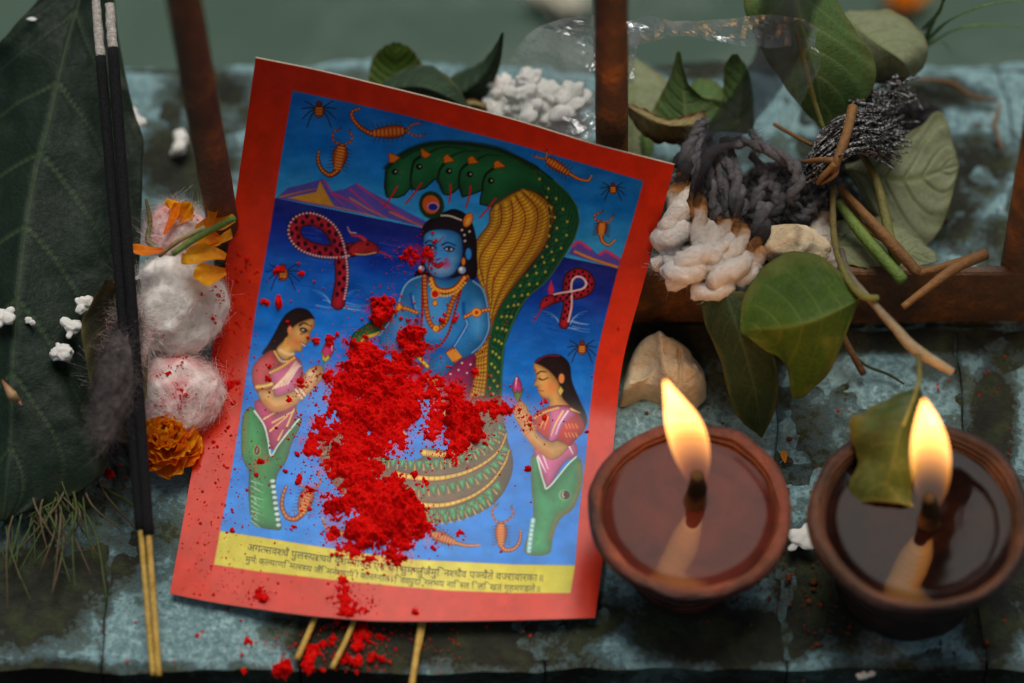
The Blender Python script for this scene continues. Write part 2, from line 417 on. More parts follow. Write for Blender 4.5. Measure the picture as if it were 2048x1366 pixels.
def draw_print():
    A = Art(330, 100, 1360, 1256, .8)
    RED = (196, 56, 32)
    A.img[:] = RED
    TL = [(585, 181), (700, 205), (812, 231), (1024, 286), (1160, 325), (1287, 362)]
    RT = [(1261, 456), (1237, 533), (1206, 656), (1191, 723), (1178, 840), (1172, 912), (1159, 1023), (1150, 1131)]
    YT = [(1024, 1129), (826, 1119), (745, 1109), (630, 1092), (512, 1073), (440, 1062)]
    LF = [(460, 960), (478, 850), (500, 697), (513, 610), (541, 456), (562, 317)]
    def lerp(st, v):
        v = np.asarray(v); xs = [a for a, _ in st]
        return np.stack([np.interp(v, xs, [c[i] for _, c in st]) for i in range(3)], -1)
    def sky(X, Y):
        hor = 396+(X-552)*.205
        t = Y-hor
        up = lerp([(-230, (30, 114, 198)), (-120, (34, 124, 208)), (-20, (66, 162, 218))], t)
        dn = lerp([(0, (30, 38, 112)), (60, (30, 50, 140)), (130, (30, 92, 178)), (240, (38, 118, 202)), (420, (40, 128, 216)), (650, (46, 138, 222))], t)
        n = fbm(np.stack([X*.02, Y*.05, X*0], -1).reshape(-1, 3), 3).reshape(X.shape)
        return np.where((t < 0)[..., None], up, dn)+n[..., None]*18
    A.poly(TL+RT+YT+LF, sky, smooth=False)
    A.poly([(440, 1062)]+YT[::-1][1:]+[(1150, 1131), (1141, 1186), (1024, 1186), (900, 1181), (812, 1174), (660, 1159), (512, 1142), (428, 1129)],
           lambda X, Y: lerp([(430, (206, 194, 70)), (900, (222, 212, 92)), (1150, (206, 196, 52))], X), smooth=False)
    # far mountains
    A.poly([(553, 396), (575, 376), (610, 368), (645, 357), (660, 384), (690, 378), (712, 366), (745, 386), (775, 402), (815, 424), (870, 452), (960, 482), (780, 438)], (92, 84, 166), smooth=False)
    A.poly([(640, 362), (652, 385), (668, 412), (610, 402), (575, 396), (610, 388), (632, 384)], (196, 146, 58), smooth=False, soft=1.5)
    for a in ([(648, 362), (672, 395), (690, 412)], [(700, 378), (730, 404), (765, 432)], [(715, 370), (755, 398), (800, 428)], [(760, 402), (800, 430), (850, 452)], [(664, 386), (700, 402), (735, 428)]):
        A.stroke(a, 5, (182, 66, 122), 2, soft=1.2, alpha=.85)
    for a in ([(600, 400), (680, 416), (750, 432)], [(700, 396), (740, 420), (775, 436)], [(780, 424), (815, 440), (850, 456)], [(560, 394), (600, 384), (630, 378)]):
        A.stroke(a, 4, (206, 128, 60), 2, soft=1.2, alpha=.8)
    A.poly([(1136, 508), (1148, 488), (1158, 481), (1178, 494), (1195, 508), (1214, 500), (1241, 519), (1237, 538)], (96, 82, 166), smooth=False)
    A.stroke([(1146, 492), (1158, 484), (1180, 498)], 6, (190, 70, 130), soft=1.5)
    A.stroke([(1200, 508), (1214, 503), (1238, 518)], 6, (186, 72, 124), soft=1.5)
    A.stroke([(1150, 503), (1185, 518), (1234, 534)], 5, (204, 140, 62), soft=1.5)
    # ripples on the painted water
    rnd = random.Random(4)
    for i in range(46):
        x = rnd.uniform(560, 980); y = 430+(x-552)*.205+rnd.uniform(0, 140); L = rnd.uniform(20, 70)
        A.stroke([(x, y), (x+L/2, y+L*.1), (x+L, y+L*.16)], 1.4, (70, 130, 200) if i % 3 else (24, 34, 100), .6, alpha=.55)
    def splash(cx, cy, w):
        for i in range(9):
            o = rnd.uniform(-1, 1)*w; y = cy+rnd.uniform(-4, 14)
            A.stroke([(cx+o-w*.5, y-4), (cx+o, y+1), (cx+o+w*.5, y+3)], 1.8, [(150, 195, 235), (24, 60, 140), (205, 225, 245)][i % 3], .5, alpha=.8)
        for sx in (-1, 1):
            for k in range(3):
                A.stroke([(cx+sx*10, cy), (cx+sx*(16+5*k), cy-12-4*k), (cx+sx*(28+8*k), cy-14-6*k)], 1.3, (150, 195, 235), .5, alpha=.8)
    splash(670, 606, 46); splash(1130, 648, 34)
    # ---- great five-headed serpent
    G, GD, GO = (44, 122, 76), (22, 40, 26), (150, 160, 60)
    YB, YL, BR = (206, 158, 46), (236, 206, 84), (104, 52, 28)
    outer = [(940, 289), (997, 299), (1035, 313), (1073, 333), (1107, 360), (1136, 387), (1153, 413), (1158, 442), (1149, 476), (1130, 508), (1094, 560), (1050, 600), (1024, 650), (1009, 689), (1004, 741), (1002, 801)]
    inner = [(1047, 379), (1081, 388), (1098, 405), (1107, 428), (1103, 463), (1086, 496), (1060, 536), (1024, 569), (1004, 601), (992, 629), (981, 657), (977, 685), (974, 741), (968, 801)]
    body = outer+inner[::-1]+[(1020, 390), (985, 414), (960, 408), (961, 395), (965, 380), (945, 388), (925, 394), (920, 372), (908, 384), (896, 390), (887, 388), (876, 360), (870, 358), (850, 376), (833, 381), (822, 374), (808, 390), (795, 395), (774, 394), (769, 375), (771, 345), (779, 328), (801, 310), (830, 295), (861, 287), (901, 285)]
    A.poly(body, G, smooth=False, line=GD, lw=3, shade=.5)
    def zz(l): return [(740+x/6.208, 260+y/6.208) for x, y in l]
    A.stroke(zz([(200, 470), (380, 310), (560, 220), (750, 170), (1000, 155), (1300, 180), (1600, 240)])+[(1035, 316), (1073, 337)], 9, (24, 44, 30), soft=3, alpha=.9)
    for l in ([(640, 320), (550, 390), (515, 520), (505, 660), (520, 740)], [(960, 380), (880, 470), (850, 560), (838, 640)], [(1240, 400), (1140, 480), (1105, 590), (1105, 720)], [(1560, 460), (1450, 540), (1405, 640), (1392, 760)]):
        A.stroke(zz(l), 6, GD, 4, soft=1.2)
    for l in ([(700, 300), (850, 230), (1000, 210), (1200, 240)], [(1000, 330), (1150, 270), (1350, 260)], [(1330, 370), (1450, 310), (1610, 320)], [(400, 350), (500, 290), (640, 230)]):
        A.stroke(zz(l), 4, GD, 2, soft=1.5, alpha=.8)
    for l in ([(205, 520), (200, 650), (200, 800)], [(900, 760), (850, 640)], [(1140, 800), (1110, 700)]):
        A.stroke(zz(l), 5, GD, soft=2, alpha=.7)
    for l in ([(230, 275), (375, 340), (300, 405), (240, 405)], [(630, 225), (765, 305), (690, 355), (640, 325)], [(955, 295), (1055, 385), (920, 415), (910, 340)], [(1265, 315), (1355, 410), (1220, 425), (1215, 350)], [(1585, 375), (1690, 455), (1540, 480), (1540, 400)]):
        A.poly(zz(l), (204, 116, 42), smooth=False, line=(90, 60, 20))
    for x, y in ((310, 520), (610, 455), (980, 510), (1240, 550), (1500, 630)):
        X, Y = zz([(x, y)])[0]
        A.ell(X, Y, 6.5, 6, (20, 20, 18), soft=1); A.ell(X+1.6, Y-.4, 2, 2.2, (170, 180, 170))
    for a, b in (((340, 700), (165, 965)), ((640, 660), (440, 915)), ((1000, 680), (980, 900)), ((1250, 700), (1195, 960)), ((1560, 850), (1360, 1090))):
        A.stroke(zz([a, ((a[0]+b[0])/2+8, (a[1]+b[1])/2), b]), 4, (178, 38, 44), 3)
    # belly bands
    C = [[(985, 415), (978, 447), (953, 482), (948, 516), (955, 553), (972, 600), (962, 660), (949, 711), (948, 745), (936, 790)],
         [(1001, 409), (1003, 442), (991, 467), (960, 516), (965, 556), (976, 604), (966, 661), (953, 712), (952, 746), (942, 792)],
         [(1022, 402), (1026, 432), (1016, 467), (984, 520), (973, 570), (979, 608), (970, 662), (958, 713), (956, 746), (948, 794)],
         [(1031, 392), (1050, 428), (1046, 463), (1026, 503), (990, 556), (983, 606), (974, 662), (963, 714), (962, 747), (954, 796)],
         [(1045, 383), (1073, 417), (1074, 448), (1062, 486), (1020, 550), (992, 604), (977, 664), (968, 715), (967, 748), (960, 798)],
         [(1047, 379), (1098, 405), (1107, 430), (1090, 490), (1040, 556), (1000, 612), (979, 668), (975, 716), (974, 748), (966, 800)]]
    R = [resample(crom(np.array(c, float), 8), 60) for c in C]
    A.poly(list(C[0])+list(C[5][::-1]), YB, line=BR, lw=2.5)
    for i in range(5):
        a, b = R[i], R[i+1]
        A.stroke((a*.5+b*.5)[::2], 6, YL, 3, soft=3, alpha=.55)
        if i: A.stroke(a[::2], 2.2, (112, 44, 34), 1)
        for k in range(1, 58):
            d = b[k]-a[k]; L = np.hypot(*d)
            if L < 4: continue
            if L < 10 and k % 2: continue
            dn = np.array([0, 1.])*min(3, L*.18)
            A.stroke([a[k], a[k]*.5+b[k]*.5+dn, b[k]], 1.5, BR, alpha=.8)
    for k in range(38, 60):
        A.stroke([R[0][k], R[5][k]+np.array([0, 2.])], 1.6, BR, alpha=.85)
    # scales on the neck
    ro = resample(crom(np.array(outer, float), 8), 46); ri = resample(crom(np.array([(1047, 379)]+inner[1:], float), 8), 46)
    for k in range(9, 45):
        a, b = ro[k], ri[k]; a2, b2 = ro[max(0, k-1)], ri[min(45, k+1)]
        m = [(a*(1-t)+b*t) for t in (.12, .36, .6, .84)]
        for j in range(3):
            A.stroke([m[j], (ro[k+1]*(1-(.24+.24*j))+ri[k+1]*(.24+.24*j)) if k < 45 else m[j+1]], 1.6, GD, alpha=.8)
            A.stroke([m[j+1], (ro[k+1]*(1-(.24+.24*j))+ri[k+1]*(.24+.24*j))], 1.6, GD, alpha=.8)
            if k > 8 and (k+j) % 2: 
                c = a*(1-(.24+.24*j))+b*(.24+.24*j); A.ell(c[0], c[1], 2.6, 3, (188, 176, 70), alpha=.85)
    A.stroke(outer[4:], 3, (96, 160, 110), soft=1.5, alpha=.5)
    # coil
    coil = [(1002, 800), (1006, 834), (1011, 862), (1017, 891), (1025, 920), (1020, 956), (995, 999), (944, 1031), (873, 1045), (800, 1040), (751, 1028), (700, 998), (672, 974), (645, 930), (639, 888), (660, 862), (700, 850), (760, 905), (797, 931), (848, 913), (851, 898), (923, 902), (950, 880), (940, 800)]
    OL = (118, 104, 84)
    A.poly(coil, OL, line=(70, 58, 40), lw=2)
    rows = [[(760, 925), (850, 932), (930, 918), (985, 888), (1008, 850)], [(650, 905), (700, 962), (780, 982), (870, 982), (950, 962), (1000, 925), (1016, 890)], [(690, 985), (780, 1018), (880, 1030), (950, 1010), (1005, 968)], [(800, 1035), (880, 1040), (940, 1024), (990, 995)]]
    for rr in rows:
        q = resample(crom(np.array(rr, float), 8), max(6, int(len(rr)*3.4)))
        for i in range(len(q)-1):
            d = q[i+1]-q[i]; L = np.hypot(*d); d = d/L; nn = np.array([-d[1], d[0]])
            m = (q[i]+q[i+1])/2
            A.poly([q[i]-nn*10, q[i+1]-nn*10, m+nn*9], (58, 140, 100), smooth=False)
            A.stroke([q[i]-nn*11, m+nn*11], 2.2, (92, 80, 52)); A.stroke([q[i+1]-nn*11, m+nn*11], 2.2, (92, 80, 52))
            A.stroke([q[i]+nn*8, q[i]-nn*5], 3, (196, 178, 88), 1.2); A.stroke([m-nn*7, m+nn*1], 2, (150, 190, 120), 1)
    for k in range(7):
        A.stroke([(966+k*6, 805), (955+k*8, 850), (940+k*11, 885)], 2, (92, 80, 52)); A.stroke([(1002-k*4, 806+k*10), (958-k*2, 812+k*11)], 2, (70, 120, 80))
    for band, w in (([(790, 948), (830, 955), (869, 957), (905, 952), (941, 941), (975, 922), (1000, 898), (1013, 868)], 15), ([(812, 1004), (850, 1010), (887, 1010), (920, 1002), (952, 988), (985, 962), (1010, 925), (1018, 900)], 14), ([(849, 905), (887, 909), (923, 902), (945, 890)], 17), ([(690, 948), (712, 962), (735, 972), (770, 985)], 13)):
        A.stroke(band, w, (96, 60, 38), w*.35); A.stroke(band, w-3, (222, 190, 86), w*.2)
        q = resample(crom(np.array(band, float), 8), 24)
        for i in range(1, 23):
            d = q[i]-q[i-1]; d /= np.hypot(*d); nn = np.array([-d[1], d[0]])*w*.46*(1-i*.025)
            A.stroke([q[i]-nn, q[i]+nn], 1.3, (140, 84, 44))
    A.poly([(702, 694), (704, 672), (722, 656), (752, 641), (790, 642), (772, 662), (742, 674), (722, 692)], (38, 104, 60), line=GD)
    A.stroke([(718, 692), (732, 676), (752, 668), (772, 660)], 8, (216, 178, 66), 5)
    for k in range(6): A.stroke([(712+k*9, 676-k*5), (722+k*9, 660-k*4)], 1.5, GD)
    # ---- seated blue figure
    SK, SD, SL = (58, 134, 196), (30, 74, 150), (150, 196, 228)
    A.poly([(846, 482), (843, 462), (851, 445), (870, 432), (890, 423), (909, 418), (930, 427), (945, 448), (953, 480), (954, 510), (955, 545), (946, 560), (930, 556), (840, 556), (829, 548), (840, 532), (848, 500)], (30, 22, 26), soft=1)
    cloth = (150, 44, 92)
    A.poly([(800, 712), (850, 730), (905, 728), (948, 708), (947, 755), (937, 795), (915, 818), (880, 806), (845, 795), (806, 800), (784, 780), (778, 740)], cloth, line=(90, 24, 50))
    A.poly([(782, 790), (809, 796), (809, 880), (783, 876)], (176, 74, 98), smooth=False, line=(110, 40, 60))
    A.stroke([(804, 800), (804, 876)], 3, (226, 220, 220)); A.stroke([(790, 860), (808, 868)], 8, (214, 180, 90))
    A.stroke([(846, 762), (862, 757), (878, 766)], 10, (226, 196, 96)); A.stroke([(870, 770), (882, 800), (890, 830)], 8, (220, 190, 100), 5)
    A.stroke([(786, 720), (806, 714), (822, 722)], 6, (222, 190, 80))
    for x, y in ((826, 720), (836, 733), (924, 726), (941, 729), (917, 740), (934, 746), (901, 748), (920, 760), (905, 770), (930, 775)): A.ell(x, y, 1.8, 1.8, (240, 226, 220))
    A.poly([(845, 551), (822, 558), (807, 572), (798, 598), (790, 622), (775, 647), (757, 671), (766, 694), (786, 712), (820, 712), (852, 717), (860, 722), (846, 738), (844, 748), (871, 754), (891, 750), (905, 734), (922, 720), (945, 708), (966, 689), (979, 661), (979, 633), (974, 600), (965, 575), (946, 561), (925, 552), (890, 560)], SK, line=(26, 60, 120))
    A.ell(872, 620, 30, 50, (84, 158, 212), soft=22, alpha=.8); A.ell(955, 640, 14, 36, (92, 164, 216), soft=12, alpha=.8); A.ell(800, 640, 12, 30, (92, 164, 216), soft=12, alpha=.7)
    A.ell(872, 700, 34, 12, SD, soft=12, alpha=.7)
    A.stroke([(821, 588), (825, 610), (834, 628), (836, 650), (826, 672)], 4, SD, 6, soft=3); A.stroke([(826, 592), (830, 612), (836, 626)], 2.5, SL, 1)
    A.stroke([(927, 606), (928, 630), (934, 647), (921, 671), (907, 693)], 5, SD, soft=3); A.stroke([(932, 640), (934, 650), (920, 675), (908, 694)], 2.5, SL, 2)
    A.stroke([(843, 552), (822, 560), (808, 575), (799, 600), (791, 622), (776, 648), (758, 671)], 3, SL, 3, alpha=.9); A.stroke([(946, 562), (964, 577), (973, 602), (977, 634), (977, 660), (964, 688), (944, 706)], 3, SL, 2, alpha=.9)
    for d in ((848, 744, 866, 734), (852, 748, 872, 740), (862, 752, 880, 744)): A.stroke([d[:2], d[2:]], 1.5, SD)
    A.stroke([(831, 708), (855, 733)], 8, (110, 76, 20)); A.stroke([(831, 708), (855, 733)], 5.5, (228, 196, 74))
    A.poly([(891, 705), (906, 694), (925, 715), (910, 727)], (190, 98, 40), smooth=False, line=(84, 34, 16))
    for k in range(5): A.stroke([(894+k*4, 702-k*2+4), (908+k*4-2, 722-k*2)], 2, (236, 186, 82))
    # face
    A.poly([(850, 468), (847, 490), (849, 528), (862, 548), (881, 556), (904, 549), (919, 530), (925, 505), (922, 474), (904, 461), (871, 459)], (66, 140, 202), line=(24, 50, 110))
    A.ell(884, 535, 20, 14, (150, 180, 214), soft=12, alpha=.9); A.ell(872, 474, 16, 8, (110, 176, 220), soft=8, alpha=.8); A.ell(866, 512, 8, 8, (110, 170, 216), soft=6, alpha=.6); A.ell(905, 518, 10, 9, (120, 172, 214), soft=7, alpha=.6)
    A.stroke([(851, 486), (859, 481), (870, 487)], 3, (20, 30, 60), 2); A.stroke([(884, 490), (896, 485), (911, 491)], 3, (20, 30, 60), 2)
    for x, y in ((861, 495), (898, 498)):
        A.ell(x, y, 10, 5.5, (24, 30, 56), rot=.1, soft=1.6); A.ell(x, y+.3, 7.5, 3, (196, 204, 214), rot=.1); A.ell(x, y, 3, 3.2, (16, 14, 20))
        A.stroke([(x-10, y-1), (x, y-5), (x+11, y)], 2, (14, 18, 40))
    A.stroke([(873, 497), (871, 510), (867, 517), (874, 520), (881, 517)], 2, SD, soft=.8)
    A.poly([(863, 527), (870, 525), (875, 527), (881, 525), (889, 528), (876, 537)], (176, 34, 56), line=(96, 16, 40), lw=1)
    A.ell(892, 527, 8, 8, (190, 60, 110), soft=6, alpha=.7)
    A.stroke([(871, 477), (877, 484), (884, 477)], 2, (160, 40, 40))
    A.ell(937, 508, 6, 12, SK, line=SD); A.ell(927, 523, 4, 8, (220, 130, 50), line=(110, 50, 20))
    for x, y, r in ((924, 540, 8), (843, 537, 6.5)): A.ell(x, y, r, r, (150, 168, 196), line=(50, 60, 90)); A.ell(x-2, y-2, r*.45, r*.45, (240, 244, 250), soft=1)
    # ornaments
    DR, GL = (138, 44, 28), (230, 168, 66)
    A.stroke([(845, 558), (844, 624), (843, 660), (852, 692), (866, 697), (885, 685), (899, 661), (911, 619), (922, 580)], 4.5, (104, 26, 28)); A.dots([(845, 558), (844, 624), (843, 660), (852, 692), (866, 697), (885, 685), (899, 661), (911, 619), (922, 580)], 40, 2, (178, 60, 50))
    ln = [(849, 553), (851, 600), (857, 638), (871, 657), (890, 645), (904, 605), (918, 577), (934, 554)]
    A.stroke(ln, 10, DR); A.dots(ln, 34, 3, GL); A.dots(ln, 60, 1.2, (110, 30, 20))
    ck = [(862, 558), (870, 576), (890, 583), (912, 576), (929, 556)]
    A.stroke(ck, 13, DR); A.dots(ck, 15, 3.6, GL); A.dots([(860, 568), (870, 584), (890, 592), (912, 584), (930, 566)], 15, 2.6, (236, 184, 84))
    A.ell(870, 588, 8, 8, (188, 30, 34), line=GL, lw=2); A.poly([(870, 598), (876, 607), (870, 613), (864, 607)], GL, smooth=False, line=DR)
    A.ell(872, 657, 7, 7, GL, line=DR)
    A.stroke([(793, 614), (812, 617), (833, 625)], 8, DR); A.dots([(793, 614), (812, 617), (833, 625)], 8, 2.6, GL); A.poly([(790, 622), (798, 604), (806, 614), (796, 624)], GL, smooth=False, line=DR)
    A.stroke([(931, 633), (951, 624), (978, 619)], 8, DR); A.dots([(931, 633), (951, 624), (978, 619)], 9, 2.6, GL); A.ell(953, 625, 10, 9, GL, line=DR); A.ell(953, 625, 4, 4, (190, 60, 40))
    A.ell(863, 410, 25, 28, (30, 52, 30), rot=-.3, soft=1.5); A.ell(862, 409, 17, 19, (196, 92, 40), rot=-.3); A.ell(866, 413, 12, 9, (210, 150, 190)); A.ell(866, 414, 9.5, 7, (36, 44, 130))
    A.dots([(883, 431), (900, 432), (922, 440)], 11, 2, (220, 216, 200)); A.ell(936, 440, 9, 15, (216, 128, 48), rot=.4, line=(110, 50, 20)); A.ell(936, 442, 4, 8, (236, 180, 80), rot=.4)
    for x, y in ((924, 460), (939, 463), (930, 482), (929, 470)): A.ell(x, y, 2.6, 2.6, (206, 196, 190))
    # ---- kneeling women rising from crocodile mouths
    FL, FS, HR = (228, 178, 110), (206, 124, 70), (38, 26, 24)
    A.poly([(499, 815), (488, 829), (484, 862), (484, 907), (492, 930), (499, 944), (498, 995), (508, 1046), (546, 1058), (562, 1056), (556, 1025), (550, 984), (554, 948), (571, 923), (583, 886), (602, 845), (597, 836), (573, 868), (542, 911), (532, 868), (517, 831), (507, 818)], (70, 150, 92), line=(64, 78, 50), lw=2.5)
    A.poly([(509, 812), (522, 800), (551, 825), (582, 815), (592, 811), (591, 837), (575, 862), (546, 900), (532, 862)], (188, 78, 118), line=(120, 60, 50))
    for a in ([(528, 838), (548, 826)], [(540, 862), (575, 832)], [(545, 845), (588, 822)], [(574, 852), (588, 818)], [(556, 880), (566, 860)]): A.stroke(a, 4, (236, 204, 128), 2)
    A.stroke([(509, 822), (528, 850), (536, 880), (542, 911), (555, 892), (575, 866), (598, 838)], 3.5, (216, 236, 220)); A.stroke([(492, 830), (490, 870), (490, 905)], 8, (120, 120, 66), soft=4, alpha=.8)
    A.ell(514, 901, 8, 11, (150, 168, 90)); A.ell(514, 901, 5.5, 9, (78, 50, 40)); A.stroke([(515, 896), (513, 905)], 1.6, (210, 190, 170))
    for k in range(9): A.ell(545+k*1.5, 962+k*11, 5.5, 4, (206, 226, 226), line=(70, 110, 90), lw=1)
    for k in range(20): A.stroke([(503+k % 2*6, 952+k*5), (514+k % 3*6, 960+k*5)], 2.2, (176, 218, 186), 1); A.stroke([(500+k % 3*8, 950+k*5.2), (508+k % 3*8, 956+k*5.2)], 1.6, (66, 90, 46))
    A.poly([(624, 628), (612, 618), (593, 616), (574, 626), (561, 643), (549, 666), (536, 689), (524, 708), (546, 704), (566, 690), (584, 672), (590, 654), (606, 645), (628, 640)], HR, soft=1)
    A.poly([(626, 638), (628, 653), (620, 666), (622, 679), (615, 684), (613, 689), (606, 692), (602, 703), (591, 703), (586, 713), (574, 720), (559, 713), (553, 698), (567, 682), (579, 666), (589, 652), (605, 643)], FL, line=(120, 70, 40))
    A.ell(590, 684, 12, 10, FS, soft=8, alpha=.8); A.stroke([(560, 700), (575, 708), (586, 708)], 6, (236, 204, 150), soft=2)
    A.stroke([(599, 651), (608, 646), (619, 651)], 3.5, (30, 20, 18), 2); A.ell(607, 660, 8, 5, (26, 18, 18), rot=.25, soft=.8); A.ell(606, 660, 3, 2, (200, 190, 180)); A.stroke([(602, 668), (616, 662)], 4, (110, 50, 40), soft=2, alpha=.7)
    A.stroke([(603, 686), (609, 691)], 3, (236, 230, 220)); A.stroke([(601, 684), (611, 690)], 1.5, (150, 40, 36)); A.ell(623, 652, 2, 2.4, (150, 30, 30)); A.ell(580, 661, 5, 9, (214, 140, 90)); A.dots([(572, 678), (569, 688), (574, 692)], 4, 2.2, GL)
    A.poly([(545, 700), (526, 711), (510, 727), (504, 748), (508, 773), (517, 785), (543, 781), (541, 752), (562, 728), (552, 712)], (190, 80, 84), line=(110, 44, 40))
    A.poly([(586, 713), (601, 723), (606, 748), (603, 771), (589, 783), (552, 793), (543, 762), (540, 742), (565, 727)], (196, 104, 140), line=(120, 60, 50))
    for k in range(6): A.stroke([(545+k*6, 778-k*2), (570+k*5, 752-k*3), (592+k*2, 722+k*2)], 3, [(240, 212, 140), (244, 226, 226)][k % 2], 1.5)
    A.stroke([(541, 745), (565, 733), (588, 716)], 7, (176, 108, 50)); A.dots([(541, 745), (565, 733), (588, 716)], 11, 2.2, (240, 206, 110)); A.stroke([(549, 703), (562, 722), (578, 722)], 4, (196, 134, 60)); A.dots([(549, 703), (562, 722), (578, 722)], 9, 1.8, (240, 206, 110))
    A.poly([(518, 782), (521, 799), (536, 816), (551, 824), (574, 818), (601, 801), (624, 780), (645, 754), (645, 735), (631, 732), (612, 744), (605, 761), (601, 773), (582, 784), (552, 793), (544, 780)], FL, line=(130, 76, 40))
    A.stroke([(530, 806), (552, 820), (590, 806)], 8, FS, soft=5, alpha=.8); A.ell(622, 750, 8, 12, (240, 214, 170), rot=.5, soft=5)
    for k in range(3): A.stroke([(622+k*7, 756-k), (634+k*4, 738)], 1.5, (150, 90, 50))
    for k in range(2): A.stroke([(591+k*7, 779-k*5), (604+k*6, 797-k*6)], 3.5, (240, 224, 200)); A.stroke([(594+k*7, 777-k*5), (607+k*6, 795-k*6)], 1.2, (160, 60, 50))
    A.stroke([(514, 774), (530, 772), (543, 768)], 10, (196, 150, 70)); A.dots([(514, 774), (530, 772), (543, 768)], 8, 2, (244, 222, 140))
    A.stroke([(646, 740), (648, 724), (652, 714)], 3, (70, 110, 50)); A.poly([(643, 706), (650, 689), (664, 677), (668, 697), (661, 713), (650, 718)], (176, 60, 104), line=(90, 40, 40)); A.stroke([(663, 684), (664, 702)], 3.5, (244, 230, 236), 1); A.poly([(643, 704), (650, 716), (656, 708), (660, 716), (652, 724), (645, 720)], (196, 168, 70), smooth=False, line=(80, 90, 40))
    # right one
    A.poly([(1063, 917), (1073, 913), (1080, 945), (1089, 973), (1098, 977), (1118, 950), (1136, 929), (1151, 915), (1163, 926), (1162, 973), (1145, 1017), (1121, 1036), (1105, 1070), (1097, 1107), (1052, 1105), (1057, 1068), (1068, 1033), (1064, 973)], (76, 156, 108), line=(96, 96, 60), lw=2.5)
    for k in range(34):
        x = 1070+rnd.uniform(0, 78); y = rnd.uniform(985, 1095)
        if x < 1150-(y-960)*.45: A.stroke([(x, y), (x+rnd.uniform(-3, 8), y+rnd.uniform(2, 9))], 1.2, (96, 110, 60))
    A.stroke([(1158, 930), (1158, 970), (1140, 1014), (1116, 1034), (1100, 1075)], 8, (150, 120, 70), soft=4, alpha=.6)
    A.stroke([(1066, 1040), (1062, 1068), (1058, 1102)], 10, (176, 218, 216)); 
    for k in range(7): A.stroke([(1058, 1046+k*9), (1070, 1048+k*9)], 1.4, (90, 140, 120))
    A.ell(1129, 990, 12, 11, (120, 180, 120)); A.ell(1131, 990, 9, 9, (66, 40, 36)); A.stroke([(1127, 984), (1125, 990), (1128, 995)], 2, (240, 240, 236))
    A.poly([(1070, 897), (1110, 890), (1148, 885), (1153, 910), (1130, 923), (1112, 950), (1096, 974), (1086, 955), (1073, 917)], (206, 112, 160), line=(140, 60, 80))
    for a in ([(1076, 912), (1092, 945)], [(1084, 905), (1096, 938)], [(1138, 892), (1146, 908)]): A.stroke(a, 4, (244, 226, 236), 1.5)
    A.stroke([(1074, 915), (1088, 966), (1097, 975), (1135, 930), (1152, 914)], 3.5, (206, 236, 220))
    A.poly([(1069, 725), (1091, 710), (1120, 710), (1139, 728), (1144, 762), (1158, 797), (1174, 835), (1168, 858), (1158, 836), (1140, 818), (1122, 796), (1116, 764), (1095, 740)], HR, soft=1); A.stroke([(1072, 724), (1092, 712), (1118, 712)], 2.5, (120, 34, 60), soft=1)
    A.poly([(1069, 727), (1070, 743), (1073, 757), (1068, 770), (1075, 773), (1076, 779), (1078, 786), (1085, 795), (1098, 800), (1101, 818), (1138, 815), (1124, 795), (1116, 764), (1096, 740)], FL, line=(130, 80, 40))
    A.ell(1102, 775, 12, 12, FS, soft=9, alpha=.7); A.stroke([(1074, 748), (1082, 743), (1092, 744)], 2.6, (30, 20, 18), 1.5); A.stroke([(1078, 757), (1086, 760), (1096, 755)], 3, (26, 18, 18), 1.5); A.stroke([(1078, 781), (1087, 782)], 2, (170, 60, 50)); A.ell(1070, 741, 1.8, 2.4, (160, 30, 30))
    A.ell(1123, 757, 6, 10, (222, 150, 96), line=(130, 70, 40), lw=1.2); A.poly([(1121, 772), (1127, 781), (1121, 793), (1115, 782)], (226, 186, 110), smooth=False, line=(90, 110, 60))
    A.poly([(1067, 838), (1073, 825), (1101, 813), (1140, 813), (1164, 838), (1168, 860), (1150, 880), (1136, 892), (1114, 880), (1101, 882), (1074, 862)], (190, 52, 46), line=(110, 26, 30))
    A.poly([(1102, 816), (1138, 815), (1150, 830), (1128, 850), (1112, 878), (1098, 880), (1100, 850)], (206, 116, 168), soft=1.5)
    for a, c in (([(1126, 822), (1110, 850), (1102, 872)], (244, 214, 120)), ([(1136, 822), (1120, 846), (1112, 868)], (244, 230, 240)), ([(1088, 838), (1080, 856)], (236, 180, 80)), ([(1096, 834), (1088, 858)], (232, 168, 70)), ([(1142, 818), (1160, 826)], (240, 200, 120))): A.stroke(a, 4, c, 1.5)
    A.stroke([(1070, 836), (1090, 824), (1116, 816)], 5, (176, 110, 50)); A.dots([(1070, 836), (1090, 824), (1116, 816)], 11, 1.8, (244, 210, 120))
    for k in range(8): A.stroke([(1130+k % 4*7, 848+k//4*18), (1134+k % 4*7, 856+k//4*18)], 2, (224, 160, 70))
    A.poly([(1029, 816), (1029, 832), (1045, 860), (1067, 891), (1095, 916), (1114, 916), (1136, 894), (1116, 882), (1101, 884), (1074, 867), (1061, 830), (1048, 806), (1036, 803)], FL, line=(140, 80, 44))
    A.stroke([(1050, 866), (1072, 894), (1100, 912)], 7, FS, soft=5, alpha=.8)
    for k in range(3): A.stroke([(1034+k*6, 826-k), (1040+k*4, 808)], 1.4, (150, 90, 50))
    for k in range(2): A.stroke([(1046+k*3, 864+k*5), (1060, 856+k*6), (1071, 852+k*6)], 3.5, (206, 150, 70)); A.stroke([(1046+k*3, 865+k*5), (1060, 857+k*6), (1071, 853+k*6)], 1.2, (150, 50, 30))
